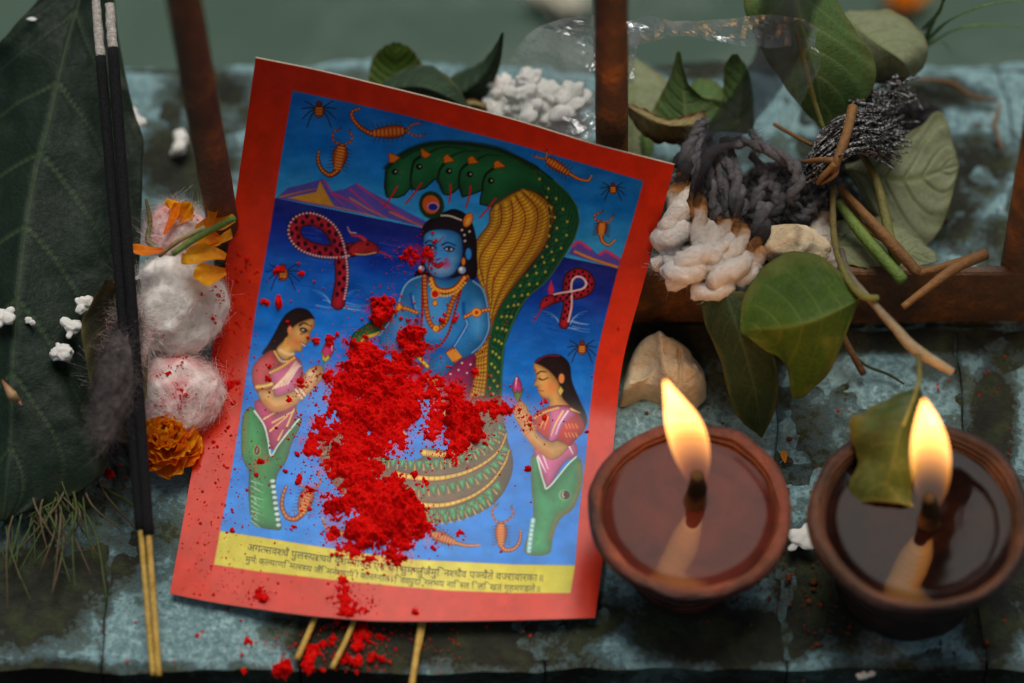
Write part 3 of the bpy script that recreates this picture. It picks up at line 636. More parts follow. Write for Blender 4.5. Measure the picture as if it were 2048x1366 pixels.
    A.poly([(1034, 752), (1043, 770), (1042, 786), (1028, 786), (1025, 772)], (186, 60, 122), line=(90, 40, 50)); A.stroke([(1033, 756), (1031, 776)], 3, (240, 220, 234), 1); A.poly([(1024, 779), (1031, 787), (1035, 780), (1039, 787), (1047, 778), (1040, 797), (1036, 804), (1032, 797)], (92, 128, 66), smooth=False, line=(50, 70, 40))
    # ---- water snakes
    def snake(path, w, head):
        A.stroke(path, w+4, (46, 14, 22)); A.stroke(path, w, (142, 32, 46))
        q = resample(crom(np.array(path, float), 8), 70)
        for i in range(2, 68):
            d = q[i+1]-q[i-1]; d /= np.hypot(*d)+1e-6; nn = np.array([-d[1], d[0]])
            if i % 2: A.ell(*(q[i]+nn*w*.16*(1 if i % 4 == 1 else -1.2)), w*.16, w*.2, (40, 14, 24))
            e = q[i]+nn*w*.44
            A.ell(e[0], e[1], 2.3, 2.1, (220, 196, 206))
    snake([(676, 606), (684, 558), (681, 512), (673, 480), (660, 458), (640, 443), (615, 437), (594, 446), (588, 466), (603, 488), (635, 501), (672, 504), (706, 499)], 25, None)
    A.poly([(696, 506), (706, 488), (728, 480), (748, 486), (758, 499), (750, 507), (722, 510)], (150, 40, 44), line=(50, 16, 20)); A.ell(735, 489, 3, 2.5, (20, 10, 10)); A.stroke([(706, 508), (730, 509), (752, 505)], 2.5, (206, 180, 130))
    A.stroke([(758, 503), (772, 508), (784, 518)], 3.5, (178, 38, 44), 2.5); A.stroke([(730, 480), (718, 472), (704, 470), (696, 456)], 9, (176, 56, 76), 2); A.stroke([(712, 466), (700, 464), (695, 453)], 2, (226, 206, 180), 1)
    snake([(1128, 648), (1136, 610), (1135, 580), (1138, 558), (1152, 546), (1170, 550), (1180, 566), (1172, 582), (1150, 589), (1118, 594), (1100, 600)], 17, None)
    A.poly([(1106, 590), (1088, 596), (1079, 612), (1086, 618), (1100, 610), (1110, 604)], (160, 40, 50), line=(50, 16, 20)); A.ell(1093, 600, 2.4, 2.2, (20, 10, 10)); A.stroke([(1084, 616), (1075, 632), (1066, 645)], 3.5, (150, 40, 50), 2); A.poly([(1098, 590), (1096, 578), (1102, 560), (1108, 578), (1106, 588)], (190, 50, 80), smooth=False)
    # ---- scorpions and spiders
    OB, OD, OY = (176, 86, 46), (72, 34, 26), (232, 178, 80)
    def scorpion(a, b, w, tail, claws, legs=1):
        a, b = np.array(a, float), np.array(b, float); d = b-a; L = np.hypot(*d); d /= L; n = np.array([-d[1], d[0]])
        A.stroke([b]+tail, w*.45, OD, w*.22)
        for k in range(7):
            q = a+d*L*(.1+.8*k/6)
            for s in (-1, 1): A.stroke([q+n*s*w*.4, q+n*s*(w*.62+4)+d*3], 1.5, OD, .8)
        A.poly([a-d*2, a+n*w*.42+d*L*.15, a+n*w*.5+d*L*.5, b+n*w*.2, b+d*2, b-n*w*.2, a-n*w*.5+d*L*.5, a-n*w*.42+d*L*.15], OB, line=OD)
        for k in range(8): q = a+d*L*(.1+.8*k/7); A.stroke([q-n*w*.22, q+n*w*.22], 2.4, OY, alpha=.85)
        A.stroke([b]+tail, w*.3, OB, w*.14); A.dots([b]+tail, 12, 1.5, OY)
        for c in claws:
            A.stroke([a]+c, 4.5, OD, 3.5); A.stroke([a]+c, 2.6, OB, 2); A.dots([a]+c, 6, 1.1, OY)
            e = np.array(c[-1], float); A.stroke([e, e+np.array([3, -5])], 2, OD, 1)
    scorpion((812, 261), (742, 267), 25, [(722, 256), (706, 238), (704, 224), (718, 217)], [[(828, 248), (842, 247)], [(826, 270), (848, 272)]])
    scorpion((684, 290), (674, 342), 28, [(660, 350), (644, 340), (636, 320), (638, 304)], [[(666, 280), (668, 264), (680, 258)], [(700, 284), (704, 272), (698, 262)]])
    scorpion((1092, 318), (1140, 348), 18, [(1158, 358), (1176, 361), (1183, 352)], [[(1080, 316), (1068, 312)], [(1094, 308), (1092, 302)]])
    scorpion((1205, 444), (1202, 472), 20, [(1206, 484), (1218, 490), (1230, 480)], [[(1192, 440), (1190, 430), (1204, 424)], [(1220, 442), (1226, 432)]])
    scorpion((619, 978), (602, 1030), 28, [(590, 1038), (574, 1034), (564, 1014), (566, 990), (572, 974)], [[(604, 972), (600, 958), (603, 946)], [(634, 974), (641, 962), (636, 946)]])
    scorpion((712, 1064), (676, 1068), 14, [(660, 1060), (649, 1050), (645, 1036)], [])
    scorpion((862, 1066), (912, 1086), 20, [(935, 1091), (959, 1090)], [])
    scorpion((1002, 1046), (1002, 1092), 23, [(1012, 1100), (1030, 1096), (1040, 1080), (1041, 1062)], [[(990, 1040), (984, 1022), (994, 1010)], [(1016, 1040), (1027, 1027), (1022, 1014)]])
    def spider(x, y, r, k=1.):
        for i in range(8):
            an = [-.5, -.15, .25, .65][i % 4]; s = 1 if i < 4 else -1
            p1 = (x+s*r*1.3*math.cos(an), y+r*1.3*math.sin(an)-r*.3); p2 = (x+s*r*2.7*math.cos(an*1.25), y+r*2.9*math.sin(an*1.35)+r*.25)
            A.stroke([(x, y), p1, p2], 2.6, (30, 24, 24), 1.6)
        A.ell(x, y, r*.75, r*1.05, (150, 76, 40), line=(40, 24, 20)); A.ell(x, y-r*1.1, r*.45, r*.45, (110, 50, 30), line=(40, 24, 20))
        for j in range(3): A.stroke([(x-r*.4, y-r*.4+j*r*.4), (x+r*.4, y-r*.4+j*r*.4)], 1.6, (232, 178, 70))
    spider(638, 222, 13); spider(1226, 379, 9); spider(566, 548, 13); spider(1164, 698, 11)
    yy, xx = np.mgrid[0:A.h, 0:A.w]
    n_ = fbm(np.stack([xx.ravel()*.05, yy.ravel()*.05, 0*xx.ravel()], 1), 4, 21).reshape(A.h, A.w, 1)
    A.img = np.clip(A.img*(1+.10*n_), 0, 255)
    # ink on this cheap print is strong: push the colours a little
    g = A.img.mean(2, keepdims=True); A.img = np.clip(g+(A.img-g)*1.16, 0, 255)
    return A
# where the red powder lies: middle, half axes (picture units), height in mm
PILE = [(745, 775, 78, 62, 9), (735, 728, 44, 36, 7), (722, 700, 32, 22, 5), (765, 815, 72, 60, 9), (700, 800, 46, 44, 6), (690, 760, 30, 30, 4), (815, 800, 34, 40, 5), (830, 760, 26, 34, 4), (790, 740, 36, 30, 5),
        (822, 672, 26, 28, 7), (820, 700, 34, 20, 6), (765, 624, 26, 24, 7), (830, 516, 28, 12, 4), (852, 510, 12, 12, 3),
        (775, 868, 44, 22, 5), (740, 890, 52, 28, 6), (690, 920, 46, 34, 6), (665, 930, 30, 22, 4), (720, 940, 46, 26, 6), (790, 892, 24, 12, 3), (800, 868, 16, 12, 3), (700, 860, 30, 22, 4), (655, 862, 28, 16, 4), (640, 846, 16, 10, 3), (625, 898, 18, 14, 3), (632, 878, 24, 10, 3),
        (928, 850, 34, 40, 11), (915, 880, 24, 26, 7), (868, 782, 22, 20, 4), (880, 805, 18, 22, 3), (905, 785, 22, 18, 4), (915, 805, 18, 18, 4), (985, 818, 28, 10, 3), (1012, 816, 18, 14, 3), (965, 812, 14, 10, 3), (870, 838, 18, 22, 3), (866, 868, 16, 16, 3), (905, 905, 14, 12, 3), (880, 770, 20, 12, 3), (955, 868, 14, 14, 4),
        (740, 985, 52, 32, 7), (690, 1008, 42, 20, 6), (665, 1020, 18, 16, 4), (660, 1000, 16, 12, 3), (800, 1035, 52, 50, 12), (770, 1060, 40, 34, 8), (730, 1068, 40, 26, 7), (720, 1050, 24, 20, 5), (790, 1100, 24, 26, 6), (800, 1080, 30, 30, 7), (845, 1050, 18, 18, 4), (755, 1010, 40, 30, 7), (700, 985, 24, 18, 4), (850, 1065, 14, 12, 3), (795, 1122, 14, 12, 3), (740, 1120, 12, 8, 2), (780, 975, 26, 22, 5),
        (690, 1098, 18, 10, 2.5), (715, 1105, 14, 8, 2), (665, 1068, 13, 14, 4), (685, 1180, 13, 30, 3), (692, 1215, 16, 24, 3), (700, 1232, 12, 10, 2.5), (716, 1205, 22, 5, 2), (725, 1222, 10, 8, 2), (520, 1192, 13, 12, 4), (835, 1225, 9, 9, 3),
        (828, 950, 8, 8, 4), (845, 965, 9, 8, 4), (850, 945, 6, 5, 2), (908, 926, 6, 6, 3), (556, 606, 9, 14, 4), (528, 606, 7, 8, 3), (660, 682, 10, 12, 3), (660, 752, 13, 12, 4), (635, 680, 8, 8, 3), (602, 548, 7, 6, 3), (886, 635, 8, 9, 3), (912, 636, 6, 12, 3), (612, 1020, 0, 0, 0), (585, 1056, 8, 8, 3), (455, 770, 11, 8, 3), (425, 758, 14, 7, 3), (440, 790, 6, 5, 2), (596, 962, 6, 9, 3), (622, 980, 14, 8, 3), (520, 925, 11, 8, 3), (530, 762, 9, 6, 2), (605, 765, 14, 6, 2), (1057, 938, 6, 5, 3), (1088, 806, 6, 8, 2), (1055, 838, 12, 5, 2), (870, 1094, 6, 5, 2), (922, 1067, 8, 6, 3), (560, 545, 9, 10, 2), (575, 800, 7, 7, 2), (950, 745, 7, 9, 3)]
# ---------------------------------------------------------------- the picture card
E_TOP = np.array([(511, 116), (640, 142), (780, 176), (900, 206), (1024, 239), (1120, 268), (1191, 290), (1270, 310), (1349, 330)], float)
E_BOT = np.array([(340, 1187), (420, 1203), (512, 1217), (600, 1229), (699, 1238), (770, 1242), (900, 1242), (1024, 1240), (1110, 1238), (1190, 1235)], float)
E_LEF = np.array([(340, 1187), (389, 912), (426, 690), (462, 456), (488, 280), (511, 116)], float)
E_RIG = np.array([(1190, 1235), (1207, 1110), (1220, 985), (1227, 890), (1236, 793), (1244, 733), (1258, 670), (1288, 563), (1316, 456), (1349, 330)], float)
E_ = [resample(crom(e, 10), 201) for e in (E_TOP, E_BOT, E_LEF, E_RIG)]
def _e(i, t):
    s = np.linspace(0, 1, 201); return np.stack([np.interp(t, s, E_[i][:, 0]), np.interp(t, s, E_[i][:, 1])], -1)
def card_px(u, v):
    T, B, L, R = _e(0, u), _e(1, u), _e(2, v), _e(3, v)
    u, v = u[..., None], v[..., None]
    return (1-v)*B+v*T+(1-u)*L+u*R-((1-u)*(1-v)*E_BOT[0]+u*(1-v)*E_BOT[-1]+(1-u)*v*E_TOP[0]+u*v*E_TOP[-1])
def card_z(u, v):
    v_ = np.clip(v, 0, 1)
    return .0045+((1-u)*.098+u*.078)*(.12*v_+.88*np.clip((v_-.40)/.60, 0, 1)**1.75)+.003*np.sin(np.pi*u)*(1-v)**2+.0006*np.sin(9*v+2*u)
def card_pt(u, v):
    q = card_px(u, v); return P(q[..., 0], q[..., 1], card_z(u, v))
def card_nrm(u, v):
    e = .004
    a = card_pt(np.clip(u+e, 0, 1), v)-card_pt(np.clip(u-e, 0, 1), v); b = card_pt(u, np.clip(v+e, 0, 1))-card_pt(u, np.clip(v-e, 0, 1))
    n = np.cross(a, b); return n/np.linalg.norm(n, axis=-1)[..., None]
def card_uv(px, py):
    px, py = np.asarray(px, float), np.asarray(py, float)
    u = np.clip((px-430)/850, 0, 1); v = np.clip((1200-py)/1000, 0, 1)
    for _ in range(12):
        e = 1e-3; q = card_px(u, v); qu = (card_px(u+e, v)-q)/e; qv = (card_px(u, v+e)-q)/e
        dx, dy = px-q[..., 0], py-q[..., 1]; det = qu[..., 0]*qv[..., 1]-qv[..., 0]*qu[..., 1]
        u = np.clip(u+(dx*qv[..., 1]-dy*qv[..., 0])/det, -.05, 1.05); v = np.clip(v+(dy*qu[..., 0]-dx*qu[..., 1])/det, -.05, 1.05)
    return u, v
def on_card(px, py, h=0.):
    u, v = card_uv(px, py); return card_pt(u, v)+card_nrm(u, v)*np.asarray(h)[..., None]
card = thing('picture_card', 'red bordered devotional picture card with blue print, strewn with red powder', 'picture card', at=card_pt(np.array(.5), np.array(0.)))
ART = draw_print()
nu, nv = 570, 720
u, v = np.meshgrid(np.linspace(0, 1, nu), np.linspace(0, 1, nv), indexing='ij'); u, v = u.ravel(), v.ravel()
V = card_pt(u, v); q = card_px(u, v)
gx = np.clip((q[:, 0]-ART.x0)*ART.k-.5, 0, ART.w-1.001); gy = np.clip((q[:, 1]-ART.y0)*ART.k-.5, 0, ART.h-1.001)
ix, iy = gx.astype(int), gy.astype(int); fx, fy = (gx-ix)[:, None], (gy-iy)[:, None]
L_ = s2l(np.clip(ART.img, 0, 255))
ink = (L_[iy, ix]*(1-fx)+L_[iy, ix+1]*fx)*(1-fy)+(L_[iy+1, ix]*(1-fx)+L_[iy+1, ix+1]*fx)*fy
# dust of the red powder rubbed into the print round the heaps
dust = np.zeros(len(q))
for x, y, a_, b_, h_ in PILE:
    if a_ > 10: dust = np.maximum(dust, np.exp(-((q[:, 0]-x)/(a_*1.15+12))**2-((q[:, 1]-y)/(b_*1.15+12))**2))
nz = fbm(np.stack([q[:, 0]*.09, q[:, 1]*.09, 0*u], 1), 5, 3, .65)
dust = np.clip(dust*.9+nz*.9-.45, 0, .55)[:, None]
ink = ink*.88; ink = ink*(1-dust)+s2l((190, 24, 26))*dust
m = Mt('glossy_printed_card', .26, .17)
gr = m.noise(900, 2, .5)
m.col(m.mix(.06, m.attr('ink', True), m.ramp(gr, [(.3, (.1, .1, .1)), (.7, (.9, .9, .9))]), 'OVERLAY'))
m.bump(m.noise(24, 3, .5), .0016, .5)
mesh('print_sheet', V, gridf(nu, nv), m.m, card, attrs={'ink': ink})
mp = Mt('pale_card_back', .8, .3); mp.col(mp.ramp(mp.noise(400), [(.3, c3(196, 176, 150)), (.7, c3(214, 198, 176))]))
n1, n2 = 90, 200
u, v = np.meshgrid(np.linspace(0, 1, n1), np.linspace(0, 1, n2), indexing='ij'); u, v = u.ravel(), v.ravel()
N = card_nrm(u, v); top = card_pt(u, v)-N*.00015; bot = top-N*.0005
bi = np.concatenate([np.arange(n1)*n2, (n1-1)*n2+np.arange(1, n2), (np.arange(n1-1)[::-1])*n2+n2-1, np.arange(n2-2, 0, -1)])
o = len(top); j = np.arange(len(bi)); j2 = (j+1) % len(bi)
mesh('backing', np.vstack([top, bot]), np.vstack([gridf(n1, n2), gridf(n1, n2)[:, ::-1]+o, np.stack([bi[j], bi[j2], bi[j2]+o, bi[j]+o], 1)]), mp.m, card)

# ---- the verse under the picture: two lines of Devanagari print
GLY = {}
def glyph(ch):
    """Flat outline mesh of one character from Blender's own built-in font, em = 1."""
    if ch in GLY: return GLY[ch]
    cu = bpy.data.curves.new('glyph', 'FONT'); cu.body = ch; cu.size = 1; cu.resolution_u = 2
    o = bpy.data.objects.new('glyph', cu); COL.objects.link(o)
    me = bpy.data.meshes.new_from_object(o.evaluated_get(bpy.context.evaluated_depsgraph_get()))
    v = np.array([x.co[:2] for x in me.vertices]) if len(me.vertices) else np.zeros((0, 2)); f = [list(p.vertices) for p in me.polygons]
    bpy.data.objects.remove(o); bpy.data.meshes.remove(me); bpy.data.curves.remove(cu)
    GLY[ch] = (v, f); return v, f
ABOVE, BELOW, PRE, POST_ = set('ेैंॅ'), set('ुूृ'), 'ि', set('ाीोौः')
def half(v, f):
    """Half form: the letter without its right-hand stem."""
    x = v[:, 0].max()-.2*(v[:, 0].max()-v[:, 0].min())-.02
    w = v.copy(); w[:, 0] = np.minimum(w[:, 0], x); return w, f
def set_line(s):
    out = []; x = 0.; i = 0
    def place(ch, cut=False, at=None):
        nonlocal x
        v, f = glyph(ch)
        if not len(v): return
        if cut: v, f = half(v, f)
        w = v[:, 0].max()-v[:, 0].min()
        if at is None: out.append((v-[v[:, 0].min(), 0]+[x, 0], f)); x += w-.004
        else: out.append((v-[v[:, 0].max(), 0]+[at, 0], f))
    while i < len(s):
        ch = s[i]
        if ch == ' ': x += .26; i += 1; continue
        cl = [ch]; i += 1
        while i < len(s) and (s[i] in ABOVE or s[i] in BELOW or s[i] == PRE or s[i] in POST_ or s[i] == '्' or (cl[-1] == '्')):
            cl.append(s[i]); i += 1
        if PRE in cl: place(PRE)
        cons = [c for c in cl if c not in ABOVE and c not in BELOW and c != PRE and c not in POST_ and c != '्']
        for k, c in enumerate(cons): place(c, k < len(cons)-1)
        for c in cl:
            if c in POST_: place(c)
            elif c in ABOVE: place(c, at=x-.01)
            elif c in BELOW: place(c, at=x-.08)
    return out, x
LINES = [('अगत्सवश्चै पुलस्यश्चव वैशम्पायन एव च । सुमन्तुजैमुनिश्चैव पञ्चैते वज्रावारका ॥', [(496, 1088), (592, 1103), (690, 1117), (805, 1133), (889, 1140), (987, 1146), (1086, 1150)]),
         ('मुनेः कल्याणमित्रस्य जैमिनेश्चापी कार्तनात । विद्युदग्निभय नास्ति लिखितं गृहमण्डले ॥', [(492, 1113), (560, 1123), (631, 1134), (725, 1146), (801, 1155), (889, 1163), (987, 1169), (1080, 1173)])]
tv, tf, o = [], [], 0
for s, base in LINES:
    g_, wid = set_line(s)
    c = resample(crom(np.array(base, float), 8), 200); tt = np.linspace(0, 1, 200)
    dc = np.gradient(c, axis=0); dc /= np.linalg.norm(dc, axis=1)[:, None]
    L = np.linalg.norm(np.diff(c, axis=0), axis=1).sum(); sc = L/wid
    hy = .62                       # head line of the letters in em units
    for v, f in g_:
        if not len(v): continue
        t = v[:, 0]/wid; b = np.stack([np.interp(t, tt, c[:, i]) for i in range(2)], 1); d = np.stack([np.interp(t, tt, dc[:, i]) for i in range(2)], 1)
        n = np.stack([-d[:, 1], d[:, 0]], 1)
        q = b+n*((hy-v[:, 1])*min(sc, 22)*1.05)[:, None]
        tv.append(on_card(q[:, 0], q[:, 1], np.full(len(q), .00012))); tf += [[k+o for k in p] for p in f]; o += len(v)
m = Mt('black_print', .5); m.col(m.ramp(m.noise(800), [(.3, c3(34, 38, 22)), (.7, c3(52, 56, 30))]))
if tv:
    mesh('lettering', np.vstack(tv), tf, m.m, card, smooth=False)
# ---------------------------------------------------------------- clay lamps with flames
def PY(px, py, y):
    """Point on the upright plane at depth y seen along the given direction."""
    px, py = np.asarray(px, float), np.asarray(py, float)
    d = FW+((px-1024)/FPX)[..., None]*np.array([1., 0, 0])-((py-683)/FPX)[..., None]*UP
    return CAM+d*((y-CAM[1])/d[..., 1])[..., None]
def lathe_geo(prof, seg=72, wob=.0, seed=0):
    prof = np.array(prof, float); a = np.arange(seg)/seg*2*np.pi
    v = np.stack([prof[:, 0:1]*np.cos(a), prof[:, 0:1]*np.sin(a), prof[:, 1:2]+0*a], -1)
    if wob:
        q = v.reshape(-1, 3); w = fbm(q*45+seed, 3).reshape(v.shape[:2])*wob
        v[..., 0] *= 1+w; v[..., 1] *= 1+w; v[..., 2] += w*.01
    return v.reshape(-1, 3), gridf(len(prof), seg, True)
def clay(name, dark):
    m = Mt(name, .6, .35)
    a, b = m.noise(60, 5), m.noise(380, 5, .7)
    hi, mid, lo = ((122, 66, 48), (92, 46, 36), (52, 28, 24)) if not dark else ((86, 56, 46), (52, 34, 30), (27, 20, 19))
    c = m.ramp(m.math('ADD', m.math('MULTIPLY', a, .7), m.math('MULTIPLY', b, .3)), [(.32, c3(*lo)), (.5, c3(*mid)), (.68, c3(*hi))])
    soot = m.ramp(m.math('ADD', m.noise(28, 5, .65), m.math('MULTIPLY', b, .25)), [(.56, (0, 0, 0)), (.74, (.85, .85, .85))])
    c = m.mix(soot, c, c3(30, 23, 21))
    wv = m.n.new('ShaderNodeTexWave'); wv.bands_direction = 'Z'; wv.inputs['Scale'].default_value = 140; wv.inputs['Distortion'].default_value = 2.5; wv.inputs['Detail'].default_value = 2; m.l.new(m.tc.outputs['Object'], wv.inputs['Vector'])
    m.col(c); m.bump(m.math('ADD', m.math('ADD', m.math('MULTIPLY', a, .5), b), m.math('MULTIPLY', wv.outputs[1], .5)), .0011); m.put('Roughness', m.ramp(b, [(.3, (.42, .42, .42)), (.7, (.7, .7, .7))]))
    return m.m
def oil(name, c0, c1):
    m = Mt(name, .055, .12, IOR=1.33)
    a = m.noise(60, 4, .6, .8); m.col(m.ramp(a, [(.35, c3(*c0)), (.65, c3(*c1))])); m.bump(m.noise(50, 2, .5, .3), .0008, .22)
    return m.m
m = Mt('charred_wick', .9, .2); m.col(m.ramp(m.attr('t'), [(0, c3(104, 72, 44)), (.4, c3(84, 56, 34)), (.55, c3(16, 12, 10)), (1, c3(5, 4, 4))])); m.bump(m.noise(900, 4), .001); M_WICK = m.m
def flame_mat(name):
    m = bpy.data.materials.new(name); m.use_nodes = True; t = m.node_tree; n = t.nodes; n.remove(n['Principled BSDF'])
    tc = n.new('ShaderNodeTexCoord'); sp = n.new('ShaderNodeSeparateXYZ'); t.links.new(tc.outputs['Generated'], sp.inputs[0])
    r1 = n.new('ShaderNodeValToRGB'); e = r1.color_ramp.elements
    for p, c in ((.22, (1, .38, .085)), (.55, (1, .41, .105)), (.9, (1, .32, .055))): e.new(p).color = (*c, 1)
    e[0].color = (1, .30, .08, 1); e[-1].color = (1, .32, .06, 1)
    r2 = n.new('ShaderNodeValToRGB'); e = r2.color_ramp.elements
    for p, c in ((.12, .03), (.30, .42), (.42, 1.), (.8, .85)): e.new(p).color = (c, c, c, 1)
    e[0].color = (0, 0, 0, 1); e[-1].color = (.5, .5, .5, 1)
    t.links.new(sp.outputs[2], r1.inputs[0]); t.links.new(sp.outputs[2], r2.inputs[0])
    mu = n.new('ShaderNodeMath'); mu.operation = 'MULTIPLY'; mu.inputs[1].default_value = 160; t.links.new(r2.outputs[0], mu.inputs[0])
    em = n.new('ShaderNodeEmission'); t.links.new(r1.outputs[0], em.inputs[0]); t.links.new(mu.outputs[0], em.inputs[1])
    t.links.new(em.outputs[0], n['Material Output'].inputs['Volume'])
    return m
M_FLAME = flame_mat('flame')
def lamp(px, py, R, h, rb, label, mats, flame, frad, wick, seed):
    c = P(px, py, h); base = np.array([c[0], c[1], 0.])
    t = thing('clay_lamp', label, 'oil lamp', 'burning clay lamps on the ledge', at=base)
    prof = [(.0, .0005), (rb*.8, .0005), (rb*.98, .001), (rb*1.02, .003), (rb*1.03, .14*h), (rb*1.0, .30*h), (rb*1.02, .44*h), (R*.70, .56*h), (R*.82, .66*h), (R*.93, .76*h), (R*.99, .86*h), (R, .94*h), (R*.985, .985*h), (R*.95, h), (R*.905, .995*h), (R*.87, .96*h), (R*.845, .90*h), (R*.81, .80*h), (R*.7, .6*h), (R*.4, .4*h), (0, .36*h)]
    v, f = lathe_geo(crom(np.array(prof), 3), 80, .05, seed); mesh('bowl', v+base, f, mats[0], t)
    zo = .855*h; r = np.linspace(0, R*.835, 14); v, f = lathe_geo([(x, zo+(.0008 if i == 13 else .0003*(i == 12))) for i, x in enumerate(r)], 64); mesh('oil', v+base, f[:, ::-1].copy(), mats[1], t)
    w0 = P(*wick[0], zo-.003); w1 = PY(*wick[1], w0[1]+.001)
    w = resample(np.array([w0, w0*.5+w1*.5+np.array([.0008, 0, 0]), w1]), 14)
    vv, ff, tt = tube_geo(w, np.linspace(.0044, .0024, 14), 18, .16, seed); mesh('wick', vv, quads_to_list(ff), M_WICK, t, attrs={'t': tt})
    fl = np.array(flame, float); q = resample(crom(fl, 8), 40); pp = PY(q[:, 0], q[:, 1], w1[1])
    rr = np.interp(np.linspace(0, 1, 40), np.linspace(0, 1, len(frad)), np.array(frad, float)*U*.93); rr = np.maximum(crom(np.stack([np.linspace(0, 1, len(frad)), np.array(frad, float)], 1), 12)[:, 1], 1.)
    rr = np.interp(np.linspace(0, 1, 40), np.linspace(0, 1, len(rr)), rr)*U*.95
    vv, ff, _ = tube_geo(pp, rr, 28); mesh('flame', vv, quads_to_list(ff), M_FLAME, t)
    for i in range(6, 36, 2):          # the flame's own light, along its length
        ld = bpy.data.lights.new('flame_light', 'POINT'); lo = bpy.data.objects.new('flame_light', ld); COL.objects.link(lo); adopt(lo, t)
        ld.energy = .0062; ld.color = (1, .46, .12); ld.shadow_soft_size = rr[i]*.9; lo.location = pp[i]
    return t
M_OIL1 = oil('brown_oil', (50, 22, 18), (66, 30, 25)); M_OIL2 = oil('dark_oil', (9, 6, 6), (26, 11, 8))
lamp(1380, 1012, 191*U, .0405, 114*U, 'small reddish clay oil lamp burning beside the card edge, clear brown oil', (clay('red_terracotta', False), M_OIL1),
     [(1392, 985), (1393, 950), (1386, 915), (1374, 870), (1352, 815), (1331, 764)], [8, 26, 36, 33, 18, 2], ((1388, 1012), (1394, 950)), 1)
lamp(1841, 1027, 207*U, .0480, 134*U, 'larger soot-darkened clay oil lamp burning with a leaf drooping into its oil', (clay('sooty_terracotta', True), M_OIL2),
     [(1862, 1020), (1863, 985), (1862, 940), (1860, 900), (1855, 850), (1848, 802)], [8, 30, 37, 34, 21, 2], ((1856, 1052), (1858, 995)), 2)
# ---------------------------------------------------------------- leaves
def leaf_mat(name, a, b, vein, rough=.42, spec=.4, spots=None, dry=None, net_k=.22, edge=.45, trans=.28):
    m = Mt(name, rough, spec)
    n1, n2 = m.noise(60, 5, .6), m.noise(520, 4, .7)
    c = m.ramp(n1, [(.3, c3(*a)), (.7, c3(*b))])
    c = m.mix(m.ramp(n2, [(.45, (0, 0, 0)), (.75, (.35, .35, .35))]), c, c3(*[x*.6 for x in a]))
    if spots: c = m.mix(m.ramp(m.noise(38, 2), [(.60, (0, 0, 0)), (.72, (.8, .8, .8))]), c, c3(*spots))
    if dry: c = m.mix(m.ramp(m.math('ADD', m.attr('edge'), m.math('MULTIPLY', m.math('SUBTRACT', n1, .5), 1.2)), [(.55, (0, 0, 0)), (.9, (1, 1, 1))]), c, c3(*dry))
    cell = m.vor(420, 'DISTANCE_TO_EDGE'); net = m.ramp(cell, [(0, (1, 1, 1)), (.10, (0, 0, 0))])
    vv = m.math('MAXIMUM', m.attr('vein'), m.math('MULTIPLY', net, net_k))
    c = m.mix(m.math('MULTIPLY', vv, .75), c, c3(*vein)); m.col(c)
    c = m.mix(m.ramp(m.math('ADD', m.attr('edge'), m.math('MULTIPLY', m.math('SUBTRACT', n1, .5), .9)), [(.78, (0, 0, 0)), (1.0, (edge, edge, edge))]), c, c3(112, 104, 52) if not dry else c3(40, 28, 18)); m.col(c)
    c = m.mix(m.ramp(m.noise(150, 3, .6), [(.66, (0, 0, 0)), (.74, (.4, .4, .4))]), c, c3(58, 46, 28)); m.col(c)
    m.bump(m.math('ADD', m.math('MULTIPLY', vv, -.5), m.math('MULTIPLY', n2, .5)), .0008, .8)
    m.put('Roughness', m.ramp(n2, [(.3, (rough*.8,)*3), (.7, (min(1, rough*1.35),)*3)]))
    tl = m.n.new('ShaderNodeBsdfTranslucent'); mx = m.n.new('ShaderNodeMixShader'); mx.inputs[0].default_value = trans; m.l.new(m.mix(1., c, (.95, 1., .55), 'MULTIPLY'), tl.inputs[0]); m.l.new(m.b.outputs[0], mx.inputs[1]); m.l.new(tl.outputs[0], mx.inputs[2]); m.l.new(mx.outputs[0], m.n['Material Output'].inputs['Surface'])
    return m.m
LEAVES = 'scattered green leaves'
